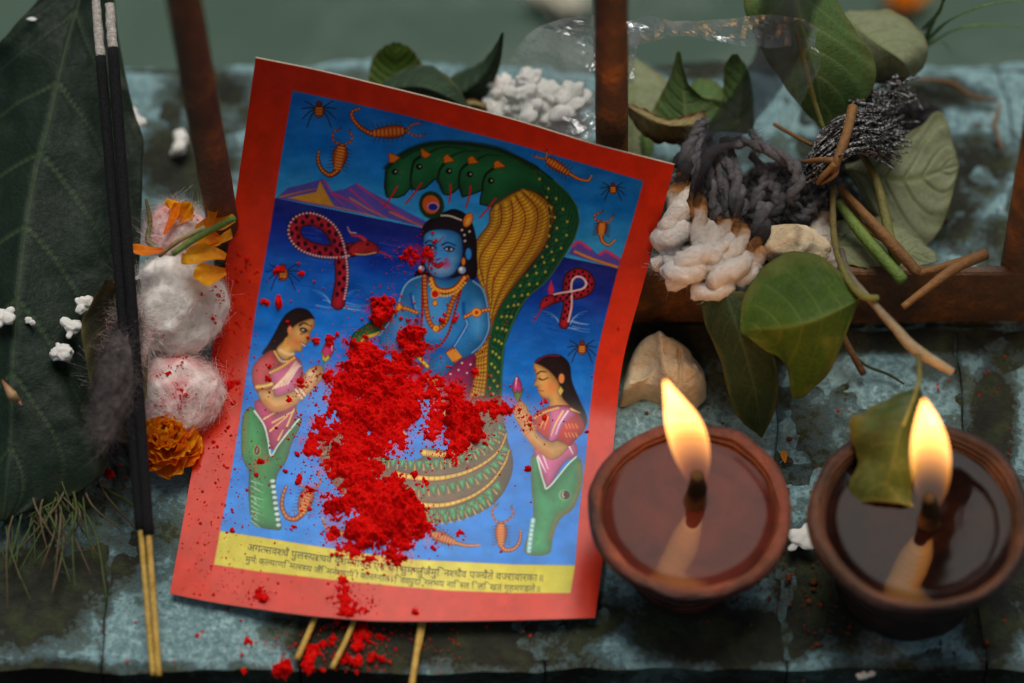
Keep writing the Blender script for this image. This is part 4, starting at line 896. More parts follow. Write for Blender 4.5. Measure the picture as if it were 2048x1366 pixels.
def leaf(name, label, L, M, R, mat, nv=7, n=70, w=22, wrinkle=.0012, cup=.0, seed=0, vw=.05, ridge=.0007, vk=2.4, thick=.0004, notch=0., kind_cat='leaf'):
    L, M, R = [resample(crom(np.array(x, float), 10), n) for x in (L, M, R)]
    rag = 1+notch*fbm(np.stack([np.linspace(0, 14, n), np.full(n, seed*1.7), np.zeros(n)], 1), 3)
    s = np.linspace(-1, 1, 2*w+1); t = np.linspace(0, 1, n)
    S_, T_ = np.meshgrid(s, t)
    a = np.abs(S_)
    E = np.where((S_ < 0)[..., None], L[:, None], R[:, None]); q = M[:, None]*(1-a[..., None])+E*a[..., None]
    if notch: q = M[:, None]+(q-M[:, None])*np.where(a > .5, 1+(rag[:, None]-1)*(a-.5)*2, 1.)[..., None]
    ph = T_*nv-a*vk*(.35+.3*a)*1.0; d = np.abs(ph-np.round(ph))/nv
    ve = np.exp(-(d/(vw*.16))**2)*np.clip(1.12-a, 0, 1)*(T_ > .02)
    ve = np.maximum(ve, np.exp(-(a/vw)**2)*(1-.5*T_))
    v = P(q[..., 0], q[..., 1], q[..., 2]); k = v.reshape(-1, 3)
    z = fbm(k*[55, 55, 9]+seed, 3).reshape(a.shape)*wrinkle*(.3+a)+cup*a**2-ve*ridge+np.sin(ph*2*np.pi)*ridge*.5*a
    v[..., 2] += z
    top = v.reshape(-1, 3); N = len(top); m_ = 2*w+1
    bot = top-np.array([0, 0, thick])
    bi = np.concatenate([np.arange(n)*m_, (n-1)*m_+np.arange(1, m_), (np.arange(n-1)[::-1])*m_+m_-1, np.arange(m_-2, 0, -1)]); j = np.arange(len(bi)); j2 = (j+1) % len(bi)
    g = gridf(n, m_); f = np.vstack([g[:, ::-1], g+N, np.stack([bi[j], bi[j2], bi[j2]+N, bi[j]+N], 1)])
    ed = np.maximum(a, np.abs(T_*2-1)**3).ravel()
    o = mesh(name, np.vstack([top, bot]), f, mat, attrs={'vein': np.tile(ve.ravel(), 2), 'edge': np.tile(ed, 2)})
    return tag(o, label, kind_cat, LEAVES)
ML_DARK = leaf_mat('dark_leaf', (10, 27, 19), (22, 42, 29), (66, 84, 56), .5, .2, net_k=.10, spots=(36, 46, 32), edge=.05, trans=.1)
ML_GREEN = leaf_mat('green_leaf', (50, 78, 16), (72, 100, 24), (106, 122, 50), .55, .25, spots=(120, 124, 44))
ML_MID = leaf_mat('mid_green_leaf', (74, 104, 52), (98, 128, 70), (140, 152, 96), .5, .3)
ML_DUSK = leaf_mat('dull_green_leaf', (44, 64, 46), (60, 82, 58), (84, 102, 74), .55, .3)
ML_PALE = leaf_mat('pale_leaf_underside', (134, 142, 108), (160, 166, 132), (112, 124, 66), .75, .2, spots=(120, 122, 90))
ML_TAN = leaf_mat('half_dry_leaf', (150, 138, 92), (176, 156, 104), (120, 90, 52), .65, .25, dry=(104, 62, 30))
ML_OLIVE = leaf_mat('wilted_leaf', (58, 58, 44), (80, 78, 56), (100, 98, 66), .65, .25)
ML_WET = leaf_mat('singed_leaf', (54, 74, 34), (78, 98, 50), (92, 104, 58), .4, .35, spots=(50, 54, 28), trans=.35)
leaf('leaf', 'very large dark green leaf with pale midrib under the popcorn and incense sticks',
     [(170, -120, .075), (80, 0, .066), (0, 85, .06), (-90, 200, .045), (-130, 420, .03), (-130, 700, .02), (-90, 950, .012), (-10, 1044, .010)],
     [(200, -120, .072), (145, 40, .065), (100, 230, .056), (72, 340, .05), (47, 480, .044), (26, 700, .034), (20, 900, .022), (6, 1040, .012)],
     [(216, -120, .066), (236, 60, .056), (262, 200, .05), (285, 280, .044), (281, 340, .042), (286, 456, .036), (270, 600, .028), (236, 740, .022), (216, 860, .018), (206, 958, .012), (120, 996, .011), (10, 1046, .010)],
     ML_DARK, nv=8, n=150, w=44, wrinkle=.0035, seed=3, vw=.024, ridge=.0014, notch=.03)
leaf('leaf', 'small wilted olive leaf curling around the grey cotton fluff',
     [(212, 560, .052), (178, 620, .05), (163, 655, .049), (172, 720, .046), (188, 800, .04), (214, 868, .034), (262, 892, .028)],
     [(240, 560, .038), (222, 640, .036), (224, 720, .034), (240, 800, .03), (262, 890, .027)],
     [(280, 560, .038), (292, 640, .034), (296, 720, .032), (292, 800, .03), (264, 894, .027)], ML_OLIVE, nv=8, seed=5, cup=.001)
leaf('leaf', 'bright yellow-green leaf standing behind the top border of the card', [(735, 180, .03), (743, 122, .036), (768, 94, .042), (790, 86, .044)], [(792, 190, .032), (790, 140, .036), (790, 110, .041), (793, 86, .044)], [(864, 180, .03), (846, 132, .036), (822, 98, .042), (796, 86, .044)], ML_GREEN, seed=6)
leaf('leaf', 'domed dark dusty leaf just over the top border of the card', [(752, 180, .034), (800, 142, .04), (856, 131, .042), (905, 160, .042), (940, 214, .038)], [(752, 188, .038), (810, 172, .046), (865, 178, .048), (942, 220, .04)], [(752, 200, .034), (810, 210, .036), (870, 226, .036), (942, 232, .034)], ML_DUSK, seed=7)
leaf('leaf', 'long pointed dull green leaf with its tip over the pond, beside the popcorn bag', [(880, 172, .02), (905, 148, .026), (955, 128, .034), (984, 100, .048), (1004, 66, .06)], [(880, 200, .026), (925, 182, .032), (966, 150, .04), (990, 110, .05), (1006, 66, .06)], [(920, 225, .02), (962, 204, .026), (988, 165, .036), (1002, 120, .048), (1008, 66, .06)], ML_DUSK, seed=8)
leaf('leaf', 'tan dried leaf scrap between the card and the popcorn bag', [(922, 200, .03), (945, 196, .034), (972, 204, .034)], [(922, 210, .032), (948, 208, .036), (974, 214, .034)], [(924, 226, .03), (946, 226, .03), (970, 232, .03)], ML_TAN, n=30, w=10, seed=9, notch=.3)
leaf('leaf', 'pale grey-green leaf underside with net veins, behind the middle iron post', [(1225, 110, .03), (1215, 200, .028), (1222, 330, .02)], [(1262, 112, .032), (1268, 215, .034), (1262, 330, .026)], [(1268, 112, .03), (1338, 168, .034), (1318, 245, .032), (1284, 330, .024)], ML_PALE, nv=7, seed=10, vw=.06)
leaf('leaf', 'fresh green leaf with an upright pointed tip above the brown-edged leaf', [(1292, 245, .034), (1316, 200, .04), (1341, 150, .05), (1354, 103, .06)], [(1372, 262, .04), (1370, 205, .046), (1363, 150, .052), (1357, 103, .06)], [(1508, 262, .036), (1430, 208, .044), (1380, 170, .052), (1360, 103, .06)], ML_MID, seed=11, nv=6)
leaf('leaf', 'light green leaf lying behind the pointed green leaf', [(1366, 190, .03), (1395, 156, .034), (1432, 164, .036), (1462, 190, .034)], [(1368, 215, .036), (1400, 196, .04), (1435, 196, .04), (1466, 210, .036)], [(1372, 240, .03), (1400, 240, .032), (1440, 240, .032), (1468, 235, .03)], ML_MID, seed=12, n=40)
leaf('leaf', 'narrow curled green leaf under the right end of the plastic bag', [(1436, 258, .032), (1446, 190, .04), (1449, 132, .05), (1466, 108, .056)], [(1470, 262, .036), (1482, 190, .044), (1482, 140, .05), (1470, 108, .056)], [(1508, 258, .032), (1506, 190, .038), (1496, 140, .046), (1474, 108, .056)], ML_MID, seed=13, n=50)
leaf('leaf', 'brown-edged half-dry leaf behind the burnt cotton wicks', [(1250, 204, .046), (1290, 216, .05), (1340, 236, .052), (1410, 218, .05)], [(1250, 210, .05), (1305, 240, .054), (1350, 252, .054), (1412, 246, .05)], [(1252, 220, .044), (1290, 272, .044), (1332, 288, .042), (1412, 296, .042)], ML_TAN, seed=14, n=60, notch=.18)
leaf('leaf', 'small green leaf tip below the brown-edged leaf', [(1276, 250, .03), (1278, 280, .03), (1290, 316, .028)], [(1288, 248, .032), (1292, 282, .032), (1296, 318, .028)], [(1306, 256, .03), (1308, 290, .03), (1300, 318, .028)], ML_MID, n=30, w=10, seed=15)
leaf('leaf', 'broad smoky green leaf leaning over the charred fibres at the pond edge', [(1500, -70, .085), (1488, 10, .08), (1525, 100, .068), (1585, 192, .056), (1640, 256, .046)], [(1582, -70, .09), (1602, 40, .084), (1630, 140, .07), (1650, 258, .046)], [(1640, -60, .085), (1704, 45, .078), (1750, 122, .068), (1738, 190, .058), (1658, 260, .046)], ML_MID, seed=16, nv=6, n=100, w=30, wrinkle=.002)
leaf('leaf', 'pale khaki leaf with a rolled lower edge behind the broad smoky leaf', [(1672, 50, .05), (1700, 110, .05), (1745, 160, .046), (1800, 172, .04)], [(1685, 30, .054), (1745, 80, .06), (1800, 118, .062), (1822, 150, .05)], [(1698, 20, .052), (1790, 26, .054), (1852, 80, .056), (1850, 128, .05), (1828, 156, .044)], ML_PALE, seed=17, nv=6)
leaf('leaf', 'pale heart-shaped leaf with curved veins and a charred edge on turquoise paint', [(1690, 330, .034), (1756, 306, .036), (1828, 262, .036), (1884, 226, .034), (1916, 322, .024)], [(1692, 338, .038), (1762, 352, .036), (1830, 356, .032), (1918, 328, .024)], [(1694, 346, .034), (1762, 440, .026), (1838, 492, .018), (1886, 446, .018), (1918, 334, .024)], ML_PALE, nv=6, n=100, w=34, seed=18, vw=.06, ridge=.0012, wrinkle=.0025)
leaf('leaf', 'pale crumpled leaf beneath the green stalks at the iron bar', [(1672, 446, .024), (1760, 440, .026), (1872, 506, .018)], [(1676, 490, .034), (1770, 496, .034), (1874, 516, .02)], [(1684, 532, .034), (1780, 544, .032), (1876, 526, .02)], ML_PALE, seed=19, wrinkle=.003)
leaf('leaf', 'rounded glossy green leaf hanging over the iron bar', [(1722, 588, .064), (1692, 553, .064), (1642, 517, .062), (1580, 505, .06), (1520, 545, .058), (1485, 602, .056), (1480, 656, .054)], [(1722, 596, .065), (1662, 626, .066), (1612, 645, .066), (1560, 656, .062), (1480, 660, .054)], [(1718, 602, .062), (1692, 668, .056), (1655, 748, .044), (1590, 794, .036), (1572, 730, .046), (1528, 700, .05), (1482, 666, .054)], ML_GREEN, seed=20, nv=6, n=100, w=34, wrinkle=.002)
leaf('leaf', 'dark pointed leaf hanging down the front of the iron bar behind the small lamp', [(1398, 588, .052), (1410, 650, .044), (1440, 720, .034), (1457, 790, .024), (1475, 835, .016), (1521, 873, .008)], [(1450, 580, .056), (1482, 680, .046), (1510, 780, .03), (1523, 874, .008)], [(1505, 588, .054), (1542, 690, .042), (1557, 762, .03), (1549, 822, .018), (1526, 873, .008)], leaf_mat('deep_green_leaf', (34, 52, 26), (52, 74, 38), (70, 92, 50), .5, .35), seed=21, nv=6, n=80, w=26)
leaf('leaf', 'singed leaf drooping into the oil of the larger lamp', [(1838, 764, .066), (1768, 786, .066), (1708, 824, .062), (1696, 862, .056), (1716, 905, .050), (1702, 960, .046), (1704, 1000, .0425)], [(1840, 768, .067), (1806, 850, .064), (1785, 920, .056), (1762, 1002, .0435)], [(1844, 764, .066), (1862, 812, .062), (1848, 870, .056), (1838, 930, .052), (1824, 970, .046), (1830, 1012, .0425)], ML_WET, seed=22, nv=6, n=80, w=26, notch=.16, wrinkle=.005, cup=-.003)

# ---------------------------------------------------------------- stalks and twigs
def stalk_mat(name, a, b, rough=.6):
    m = Mt(name, rough, .3); m.col(m.mix(m.ramp(m.noise(300, 4, .7), [(.35, (0, 0, 0)), (.7, (.45, .45, .45))]), m.ramp(m.attr('t'), [(0, c3(*a)), (1, c3(*b))]), c3(*[x*.5 for x in a])))
    m.bump(m.noise(700, 4), .0006); return m.m
MS_GREEN = stalk_mat('green_stalk', (126, 148, 70), (96, 124, 52)); MS_BROWN = stalk_mat('brown_stalk', (140, 98, 52), (116, 80, 44)); MS_PALE = stalk_mat('pale_stick', (84, 76, 66), (178, 158, 122)); MS_MIX = stalk_mat('olive_stalk', (104, 84, 44), (124, 132, 66)); MS_RED = stalk_mat('reddish_twig', (96, 90, 52), (122, 72, 42)); MS_THIN = stalk_mat('thin_dark_stem', (60, 62, 36), (52, 52, 30))
STALKS = 'plant stalks on the ledge'
def stalk(label, pts, r, mat, forks=(), name='stalk'):
    geos = [tube_geo(PX(pts, 7), np.interp(np.linspace(0, 1, len(PX(pts, 7))), np.linspace(0, 1, len(r)), np.array(r, float)*U), 12, .10, pts[0][0])]
    for fp, fr in forks:
        q = PX(fp, 7); geos.append(tube_geo(q, np.interp(np.linspace(0, 1, len(q)), np.linspace(0, 1, len(fr)), np.array(fr, float)*U), 10, .12, fp[0][0]))
    v, f, t = merge(geos); return tag(mesh(name, v, quads_to_list(f), mat, attrs={'t': t}), label, 'stalk', STALKS)
stalk('long grey stick ending pale tan, pointing from the burnt heap toward the larger lamp', [(1682, 500, .058), (1700, 552, .062), (1745, 605, .064), (1790, 655, .062), (1830, 698, .06), (1905, 744, .056)], [6, 7, 7, 9, 12, 8], MS_PALE)
stalk('thin olive stem joined to the rounded glossy leaf', [(1666, 372, .05), (1668, 470, .054), (1688, 545, .062), (1722, 590, .068), (1752, 596, .066), (1718, 592, .066)], [6, 7, 7, 7, 7, 5], MS_MIX)
stalk('thick bright green stalk ending at the iron bar', [(1678, 404, .04), (1712, 452, .042), (1752, 500, .042), (1806, 562, .04)], [9, 12, 13, 13], MS_GREEN)
stalk('brown forked stalk lying next to the bright green stalk', [(1678, 372, .044), (1732, 432, .046), (1782, 486, .046), (1838, 548, .042)], [6, 10, 13, 11], MS_BROWN, [([(1684, 388, .04), (1720, 446, .042), (1764, 476, .045), (1786, 490, .046)], [5, 7, 7, 6])])
stalk('olive stalk across the pale heart-shaped leaf', [(1718, 300, .044), (1748, 350, .046), (1768, 420, .044), (1780, 480, .042), (1795, 530, .04)], [6, 8, 10, 11, 8], MS_MIX)
stalk('cinnamon brown stem with a clawed fork over the charred fibres', [(1706, 214, .07), (1694, 265, .07), (1674, 322, .068), (1664, 352, .062)], [10, 10, 9, 6], MS_BROWN, [([(1672, 322, .068), (1640, 320, .064), (1606, 324, .058)], [7, 6, 4]), ([(1670, 328, .068), (1648, 350, .064), (1634, 368, .06)], [7, 6, 4]), ([(1674, 326, .066), (1670, 350, .064), (1642, 368, .06)], [6, 5, 3])])
stalk('cut forked twig resting on the iron bar beside the right post', [(1806, 614, .046), (1850, 580, .048), (1912, 535, .048), (1971, 508, .046)], [7, 8, 11, 12], MS_BROWN, [([(1836, 548, .042), (1875, 538, .045), (1912, 526, .047), (1950, 514, .047)], [7, 9, 9, 7])])
stalk('short reddish twig under the rounded glossy leaf', [(1672, 640, .02), (1692, 684, .014), (1727, 748, .004)], [7, 7, 7], MS_RED)
stalk('hair-thin dark stem curving across turquoise paint', [(1700, 700, .012), (1730, 730, .006), (1775, 748, .004), (1808, 768, .004)], [3, 3, 3, 2], MS_THIN)
stalk('slim stem of the singed leaf in the larger lamp', [(1834, 700, .058), (1838, 730, .064), (1836, 770, .067), (1806, 852, .0645)], [4, 5, 4, 3], MS_MIX)
stalk('thin yellowish stem down the broad smoky leaf', [(1592, 60, .09), (1610, 130, .078), (1628, 200, .064), (1648, 262, .054)], [4, 5, 5, 5], MS_MIX)
stalk('short brown stem pointing at the burnt wicks', [(1548, 248, .05), (1590, 272, .052), (1624, 290, .054)], [4, 4, 4], MS_BROWN)
stalk('dry brown thread on the paint behind the pale heart-shaped leaf', [(1830, 158, .006), (1900, 165, .008), (1940, 190, .006), (1995, 202, .004)], [3, 4, 4, 3], MS_BROWN)
stalk('short dry brown thread beside the right iron post', [(2000, 210, .004), (1990, 250, .004), (2004, 300, .005)], [3, 4, 3], MS_BROWN)
stalk('green flower stalk leaning across the cotton onto the card', [(345, 508, .056), (400, 472, .06), (470, 436, .066)], [6, 7, 6], MS_GREEN)
stalk('pale straw lying along the green flower stalk', [(318, 512, .052), (360, 480, .057), (410, 455, .061)], [4, 5, 6], stalk_mat('straw', (150, 110, 60), (206, 188, 140)))
stalk('bent dry grass stem behind the incense sticks', [(292, 398, .05), (300, 440, .046), (296, 480, .042), (314, 498, .042)], [3, 5, 5, 3], MS_MIX)
# grass over the pond
MG = stalk_mat('grass_blade', (74, 104, 44), (96, 122, 60), .5)
gt = thing('grass_tuft', 'thin green grass blades arching over the pond behind the pale khaki leaf', 'grass', at=P(1846, 90, .02))
for k, pts in enumerate([[(1846, 90, .03), (1868, 40, .06), (1905, -30, .09)], [(1848, 88, .03), (1900, 40, .06), (1980, 8, .07), (2060, 2, .06)], [(1850, 92, .03), (1920, 56, .05), (2000, 50, .05), (2070, 62, .04)], [(1852, 92, .03), (1880, 80, .03), (1908, 112, .01)], [(1846, 60, .04), (1880, 20, .07), (1890, -30, .09)]]):
    tube('blade', PX(pts, 8), np.array([5, 5, 3, 1.5])*U, MG, gt, seg=6, steps=2, flat=.35)
# ---------------------------------------------------------------- cut grass bunch
rg = random.Random(21); MGS = [stalk_mat('cut_grass_green', (78, 92, 46), (62, 80, 38)), stalk_mat('cut_grass_dry', (112, 98, 72), (84, 70, 50))]
gb = thing('grass_bunch', 'bunch of cut green and dry grass under the large dark leaf', 'grass', at=P(80, 1030))
ends = [(40, 1160), (65, 1130), (63, 1075), (82, 1140), (70, 1120), (105, 1125), (97, 1112), (140, 1164), (214, 1198), (182, 1150), (125, 1030), (165, 1065), (15, 1218), (105, 1188), (10, 1120), (28, 1110), (12, 1050), (52, 1100), (90, 1085), (118, 1090), (280, 1075), (272, 1058), (150, 1040), (35, 1150), (75, 1070), (98, 1060)]
ends += [(rg.uniform(-10, 190), rg.uniform(1040, 1150)) for _ in range(16)]+[(104, 1188), (60, 1200), (200, 1120), (240, 1060), (150, 1185)]
for k, (ex, ey) in enumerate(ends):
    sx = 60+rg.uniform(-60, 90) if ex < 240 else 170+rg.uniform(-20, 30); sy = 945+rg.uniform(-60, 40); sx += rg.uniform(-30, 30)
    mx, my = (sx+ex)/2+rg.uniform(-14, 14), (sy+ey)/2+rg.uniform(-8, 8)
    q = PX([(sx, sy, .002), (mx+rg.uniform(-34, 34), my+rg.uniform(-16, 16), .006+rg.uniform(0, .008)), (ex, ey, .004+rg.uniform(0, .004))], 8)
    v, f, t = tube_geo(q, np.linspace(3.2, 1.6, len(q))*U*rg.uniform(.7, 1.15), 7, .08, k); mesh('blade', v, quads_to_list(f), MGS[1 if k % 3 == 0 or k in (12, 13) else 0], gb, attrs={'t': t})
# ---------------------------------------------------------------- incense sticks
m = Mt('incense_paste', .9, .2); m.col(m.ramp(m.noise(900, 4), [(.35, c3(16, 16, 18)), (.7, c3(30, 29, 32))])); m.bump(m.noise(1600, 3), .0004); M_INC = m.m
m = Mt('incense_ash', .95, .1); m.col(m.ramp(m.noise(700, 5), [(.3, c3(150, 142, 134)), (.6, c3(198, 192, 184))])); m.bump(m.noise(1200, 4), .0008); M_ASH = m.m
m = Mt('bamboo', .55, .3); m.col(m.ramp(m.noise(260, 4), [(.3, c3(166, 130, 54)), (.7, c3(206, 172, 88))])); m.bump(m.noise(900, 3), .0004); M_BAM = m.m
def incense(label, a, b, k_ash, k_bam, r):
    A_, B_ = np.array(a, float), np.array(b, float)
    at = lambda t: A_*(1-t)+B_*t
    t_ = thing('incense_stick', label, 'incense', 'pair of burning incense sticks', at=P(*B_))
    seg = lambda t0, t1, n: (lambda q: P(q[:, 0], q[:, 1], q[:, 2]))(np.array([at(x) for x in np.linspace(t0, t1, n)]))
    v, f, _ = tube_geo(seg(k_ash, k_bam, 40), r, 14, .06, a[0]); mesh('incense_paste', v, quads_to_list(f), M_INC, t_)
    p = seg(0, k_ash, 24); v, f, _ = tube_geo(p, np.linspace(r*.86, r*.94, 24), 14, .22, a[0]); mesh('ash_tip', v, quads_to_list(f), M_ASH, t_)
    v, f, _ = tube_geo(seg(k_bam-.01, 1, 30), r*.56, 10, .05, a[0]); mesh('bamboo_core', v, quads_to_list(f), M_BAM, t_)
incense('black incense stick with the taller white ash tip, next to its twin', (191, -6, .086), (306, 1350, .004), .088, .785, 10.2*U)
incense('black incense stick with the rounded white ash tip, against the cotton', (219, 8, .0875), (318, 1351, .0042), .066, .79, 10.8*U)
MSTUB = M_BAM
def stub(label, pts, r):
    q = PX(pts, 8); v, f, _ = tube_geo(q, r*U, 9, .06, pts[0][0]); tag(mesh('bamboo_stick', v, quads_to_list(f), M_BAM), label, 'stick', 'bamboo stick ends under the card')
stub('bamboo stick end, the one with its cut tip among powder beside a pale brick', [(660, 1150, .0035), (628, 1240, .003), (594, 1318, .0028)], 6)
stub('bamboo stick end poking out below the red powder spill', [(740, 1150, .0035), (700, 1262, .003), (664, 1336, .0028)], 5.5)
stub('longer pair of bamboo stick ends reaching the ledge front', [(862, 1150, .0035), (842, 1250, .003), (822, 1380, .002)], 6.5)
stub('thinner bamboo stick end beside the longer pair', [(868, 1150, .0035), (848, 1250, .003), (829, 1340, .002)], 4)

# ---------------------------------------------------------------- cotton
m = Mt('white_cotton', .95, .05, Subsurface_Weight=.25, Subsurface_Scale=.004); m.b.inputs['Subsurface Radius'].default_value = (1, .9, .8)
m.col(m.ramp(m.noise(90, 5), [(.3, c3(226, 222, 216)), (.7, c3(244, 242, 238))])); m.bump(m.noise(260, 4, .6, 1.5), .0010, .4); M_COT = m.m
m = Mt('pinkish_cotton', .95, .05); m.col(m.ramp(m.noise(90, 5), [(.35, c3(232, 168, 166)), (.55, c3(240, 226, 222))])); m.bump(m.noise(260, 4, .6, 1.5), .0010, .4); M_COTP = m.m
m = Mt('grey_singed_cotton', .95, .05); m.col(m.ramp(m.noise(70, 5), [(.35, c3(66, 60, 62)), (.6, c3(126, 118, 116))])); m.bump(m.noise(800, 4, .7, 1.5), .0015, .8); M_COTG = m.m
def fibres(pts, nrm, n, L, w, curl, seed):
    """Loose fibres as thin ribbons lying along a surface and lifting off it."""
    r = np.random.RandomState(int(seed*10)); i = r.randint(0, len(pts), n)
    p = pts[i]; nn = nrm[i]; t = np.cross(nn, r.normal(size=(n, 3))*[1, 1, .4]+[0, .3, 0]); t /= np.linalg.norm(t, axis=1)[:, None]+1e-9
    b = np.cross(nn, t); l = L*r.uniform(.4, 1.3, n); lift = np.where(r.rand(n) < .025, r.uniform(.08, .35, n), r.uniform(-.05, .10, n)); cu = r.normal(size=n)*curl
    vs = []
    for s in np.linspace(0, 1, 6):
        c = p+t*(l*s)[:, None]+b*(l*cu*s*s)[:, None]+nn*(l*lift*s*(1-.45*s))[:, None]
        vs.append(c)
    vs = np.array(vs)            # 6,n,3
    side = np.cross(nn, t)*w+nn*w*.5
    V = np.stack([vs-side, vs+side], 2).transpose(1, 0, 2, 3).reshape(-1, 3)      # n,6,2
    o = (np.arange(n)*12)[:, None, None]; k = np.arange(5)[None, :, None]*2
    F = (o+k+np.array([0, 1, 3, 2])[None, None]).reshape(-1, 4)
    return V, F
def cotton(label, c, rad, mat, seed, nf=3200, rot=0., lump=.26, L=.0054, group='cotton wads'):
    d, f = ICO[5]
    h = 1+lump*fbm(d*1.7+seed, 4)+.05*fbm(d*6+seed, 3)
    v = d*h[:, None]*np.array(rad); v = v@rotm(0, 0, rot).T+np.array(c)
    n = d/np.array(rad); n = n@rotm(0, 0, rot).T; n /= np.linalg.norm(n, axis=1)[:, None]
    o = thing('cotton_wad', label, 'cotton', group, at=(c[0], c[1], c[2]-rad[2]))
    mesh('wad', v, f, mat, o)
    up_ = n[:, 2] > -.5
    V, F = fibres(v[up_]-n[up_]*.0004, n[up_], nf*2, L, 3.4e-5, .8, seed); k = mesh('fibres', V, F, mat, o, smooth=False); k['kind'] = 'stuff'
    return v, n
cot1 = cotton('large white cotton wad wedged between incense sticks and card', P(350, 606, .028), (.0176, .0195, .0150), M_COT, 3.3, 5200)
cot2 = cotton('pink-tinged cotton wad with red specks above the marigold', P(360, 788, .015), (.0150, .0155, .0125), M_COTP, 8.1, 4200)
cot3 = cotton('small white cotton tuft under the loose orange petals', P(352, 466, .038), (.0105, .0105, .009), M_COTP, 5.2, 1800, L=.006)
cot4 = cotton('dark grey singed cotton fluff inside the wilted olive leaf', P(236, 745, .040), (.0068, .026, .007), M_COTG, 9.4, 2600, rot=-.12, lump=.3, L=.008)
cot5 = cotton('pale cotton fluff caught behind the incense sticks', P(262, 680, .034), (.0062, .018, .006), M_COTP, 2.4, 1200, rot=-.12, L=.010)

# ---------------------------------------------------------------- marigold
def petal_mat(name, a, b):
    m = Mt(name, .5, .3, Subsurface_Weight=.0); m.col(m.mix(m.ramp(m.noise(500, 4, .7), [(.4, (0, 0, 0)), (.75, (.4, .4, .4))]), m.ramp(m.attr('t'), [(0, c3(*a)), (1, c3(*b))]), c3(200, 84, 8))); m.bump(m.noise(500, 3), .0006)
    tl = m.n.new('ShaderNodeBsdfTranslucent'); mx = m.n.new('ShaderNodeMixShader'); mx.inputs[0].default_value = .4; m.l.new(m.b.inputs['Base Color'].links[0].from_socket, tl.inputs[0]); m.l.new(m.b.outputs[0], mx.inputs[1]); m.l.new(tl.outputs[0], mx.inputs[2]); m.l.new(mx.outputs[0], m.n['Material Output'].inputs['Surface'])
    return m.m
MP = [petal_mat('orange_petal', (246, 136, 6), (255, 180, 24)), petal_mat('deep_orange_petal', (232, 104, 4), (252, 148, 10)), petal_mat('amber_petal', (238, 144, 12), (255, 194, 40))]
def petal_geo(L, w, curl, ruffle, seed, n=12, m_=11):
    t, s = np.meshgrid(np.linspace(0, 1, n), np.linspace(-1, 1, m_), indexing='ij')
    wid = w*(.22+.78*np.clip(t*1.5, 0, 1)**.8)*np.sqrt(np.clip(1.02-((t-.62)/.42).clip(0)**2*.8, .05, 1))
    x = s*wid; y = t*L*(1-.10*s*s*(t > .5)); z = curl*L*t*t+ruffle*np.sin(s*5+seed)*t*t*w+.35*w*(s*s)*(1-t*.4)
    v = np.stack([x, y, z], -1).reshape(-1, 3)
    return v, gridf(n, m_), t.ravel()
def place(v, az, el, roll, c):
    M_ = rotm(0, 0, az)@rotm(el, 0, 0)@rotm(0, roll, 0); return v@M_.T+np.array(c)
rp = random.Random(8)
mg = thing('marigold_flower', 'orange marigold flower half hidden under the left border of the card', 'flower', at=P(362, 905))
fc = P(338, 908, .004)
for k in range(64):
    ring = k//16; az = k*2.399; el = [.05, .35, .75, 1.15][ring]+rp.uniform(-.15, .15)
    v, f, t = petal_geo([.0112, .0104, .0090, .0070][ring], [.0052, .0048, .0042, .0034][ring]*rp.uniform(.85, 1.15), rp.uniform(.1, .5), .22, k)
    v = place(v, az, el, rp.uniform(-.4, .4), fc+np.array([0, 0, .0035+ring*.0028])+np.array([math.sin(-az), math.cos(az), 0])*.002)
    mesh('petal', v, f, MP[k % 3], mg, attrs={'t': t})
PETALS = 'loose marigold petals on the cotton'
def loose(label, px, py, z, L, w, az, el, curl, k):
    v, f, t = petal_geo(L, w, curl, .3, k); tag(mesh('marigold_petal', place(v, az, el, .3*(-1)**k, P(px, py, z)), f, MP[k % 3], attrs={'t': t}), label, 'petal', PETALS)
loose('curved orange petal on top of the small cotton tuft', 345, 452, .046, .011, .0034, -.9, .4, .3, 0); loose('narrow orange petal pointing off the small cotton tuft', 330, 470, .048, .013, .0022, -.55, .3, .2, 1); loose('broad orange petal beside the left iron post', 400, 455, .048, .013, .004, -1.4, .35, -.2, 2)
loose('long slim petal standing against the left iron post', 415, 470, .05, .016, .0026, -.35, .35, .3, 3); loose('orange petal pointing at the incense sticks along the straw', 330, 504, .052, .013, .003, 1.75, .1, .2, 4); loose('wide ruffled petal under the green stalk', 415, 490, .046, .011, .0045, -1.8, .3, .4, 5)
loose('large amber marigold petal against the card edge over the big cotton wad', 450, 520, .054, .0155, .0058, 1.35, .2, -.3, 2); loose('folded amber marigold petal under the larger amber petal', 452, 545, .05, .0125, .0046, 1.9, .1, .3, 5); loose('short orange petal between tuft and post', 385, 440, .045, .012, .0036, 1.2, .3, .2, 0)
loose('small ruffled petal touching the card edge', 440, 480, .047, .010, .0045, 1.4, .1, .3, 3)
v, f, t = petal_geo(.0048, .0013, .2, .2, 3); tag(mesh('marigold_petal', place(v, .1, .1, 0, P(1570, 926, .002)), f, MP[0], attrs={'t': t}), 'tiny orange petal on turquoise paint between the lamps', 'petal')

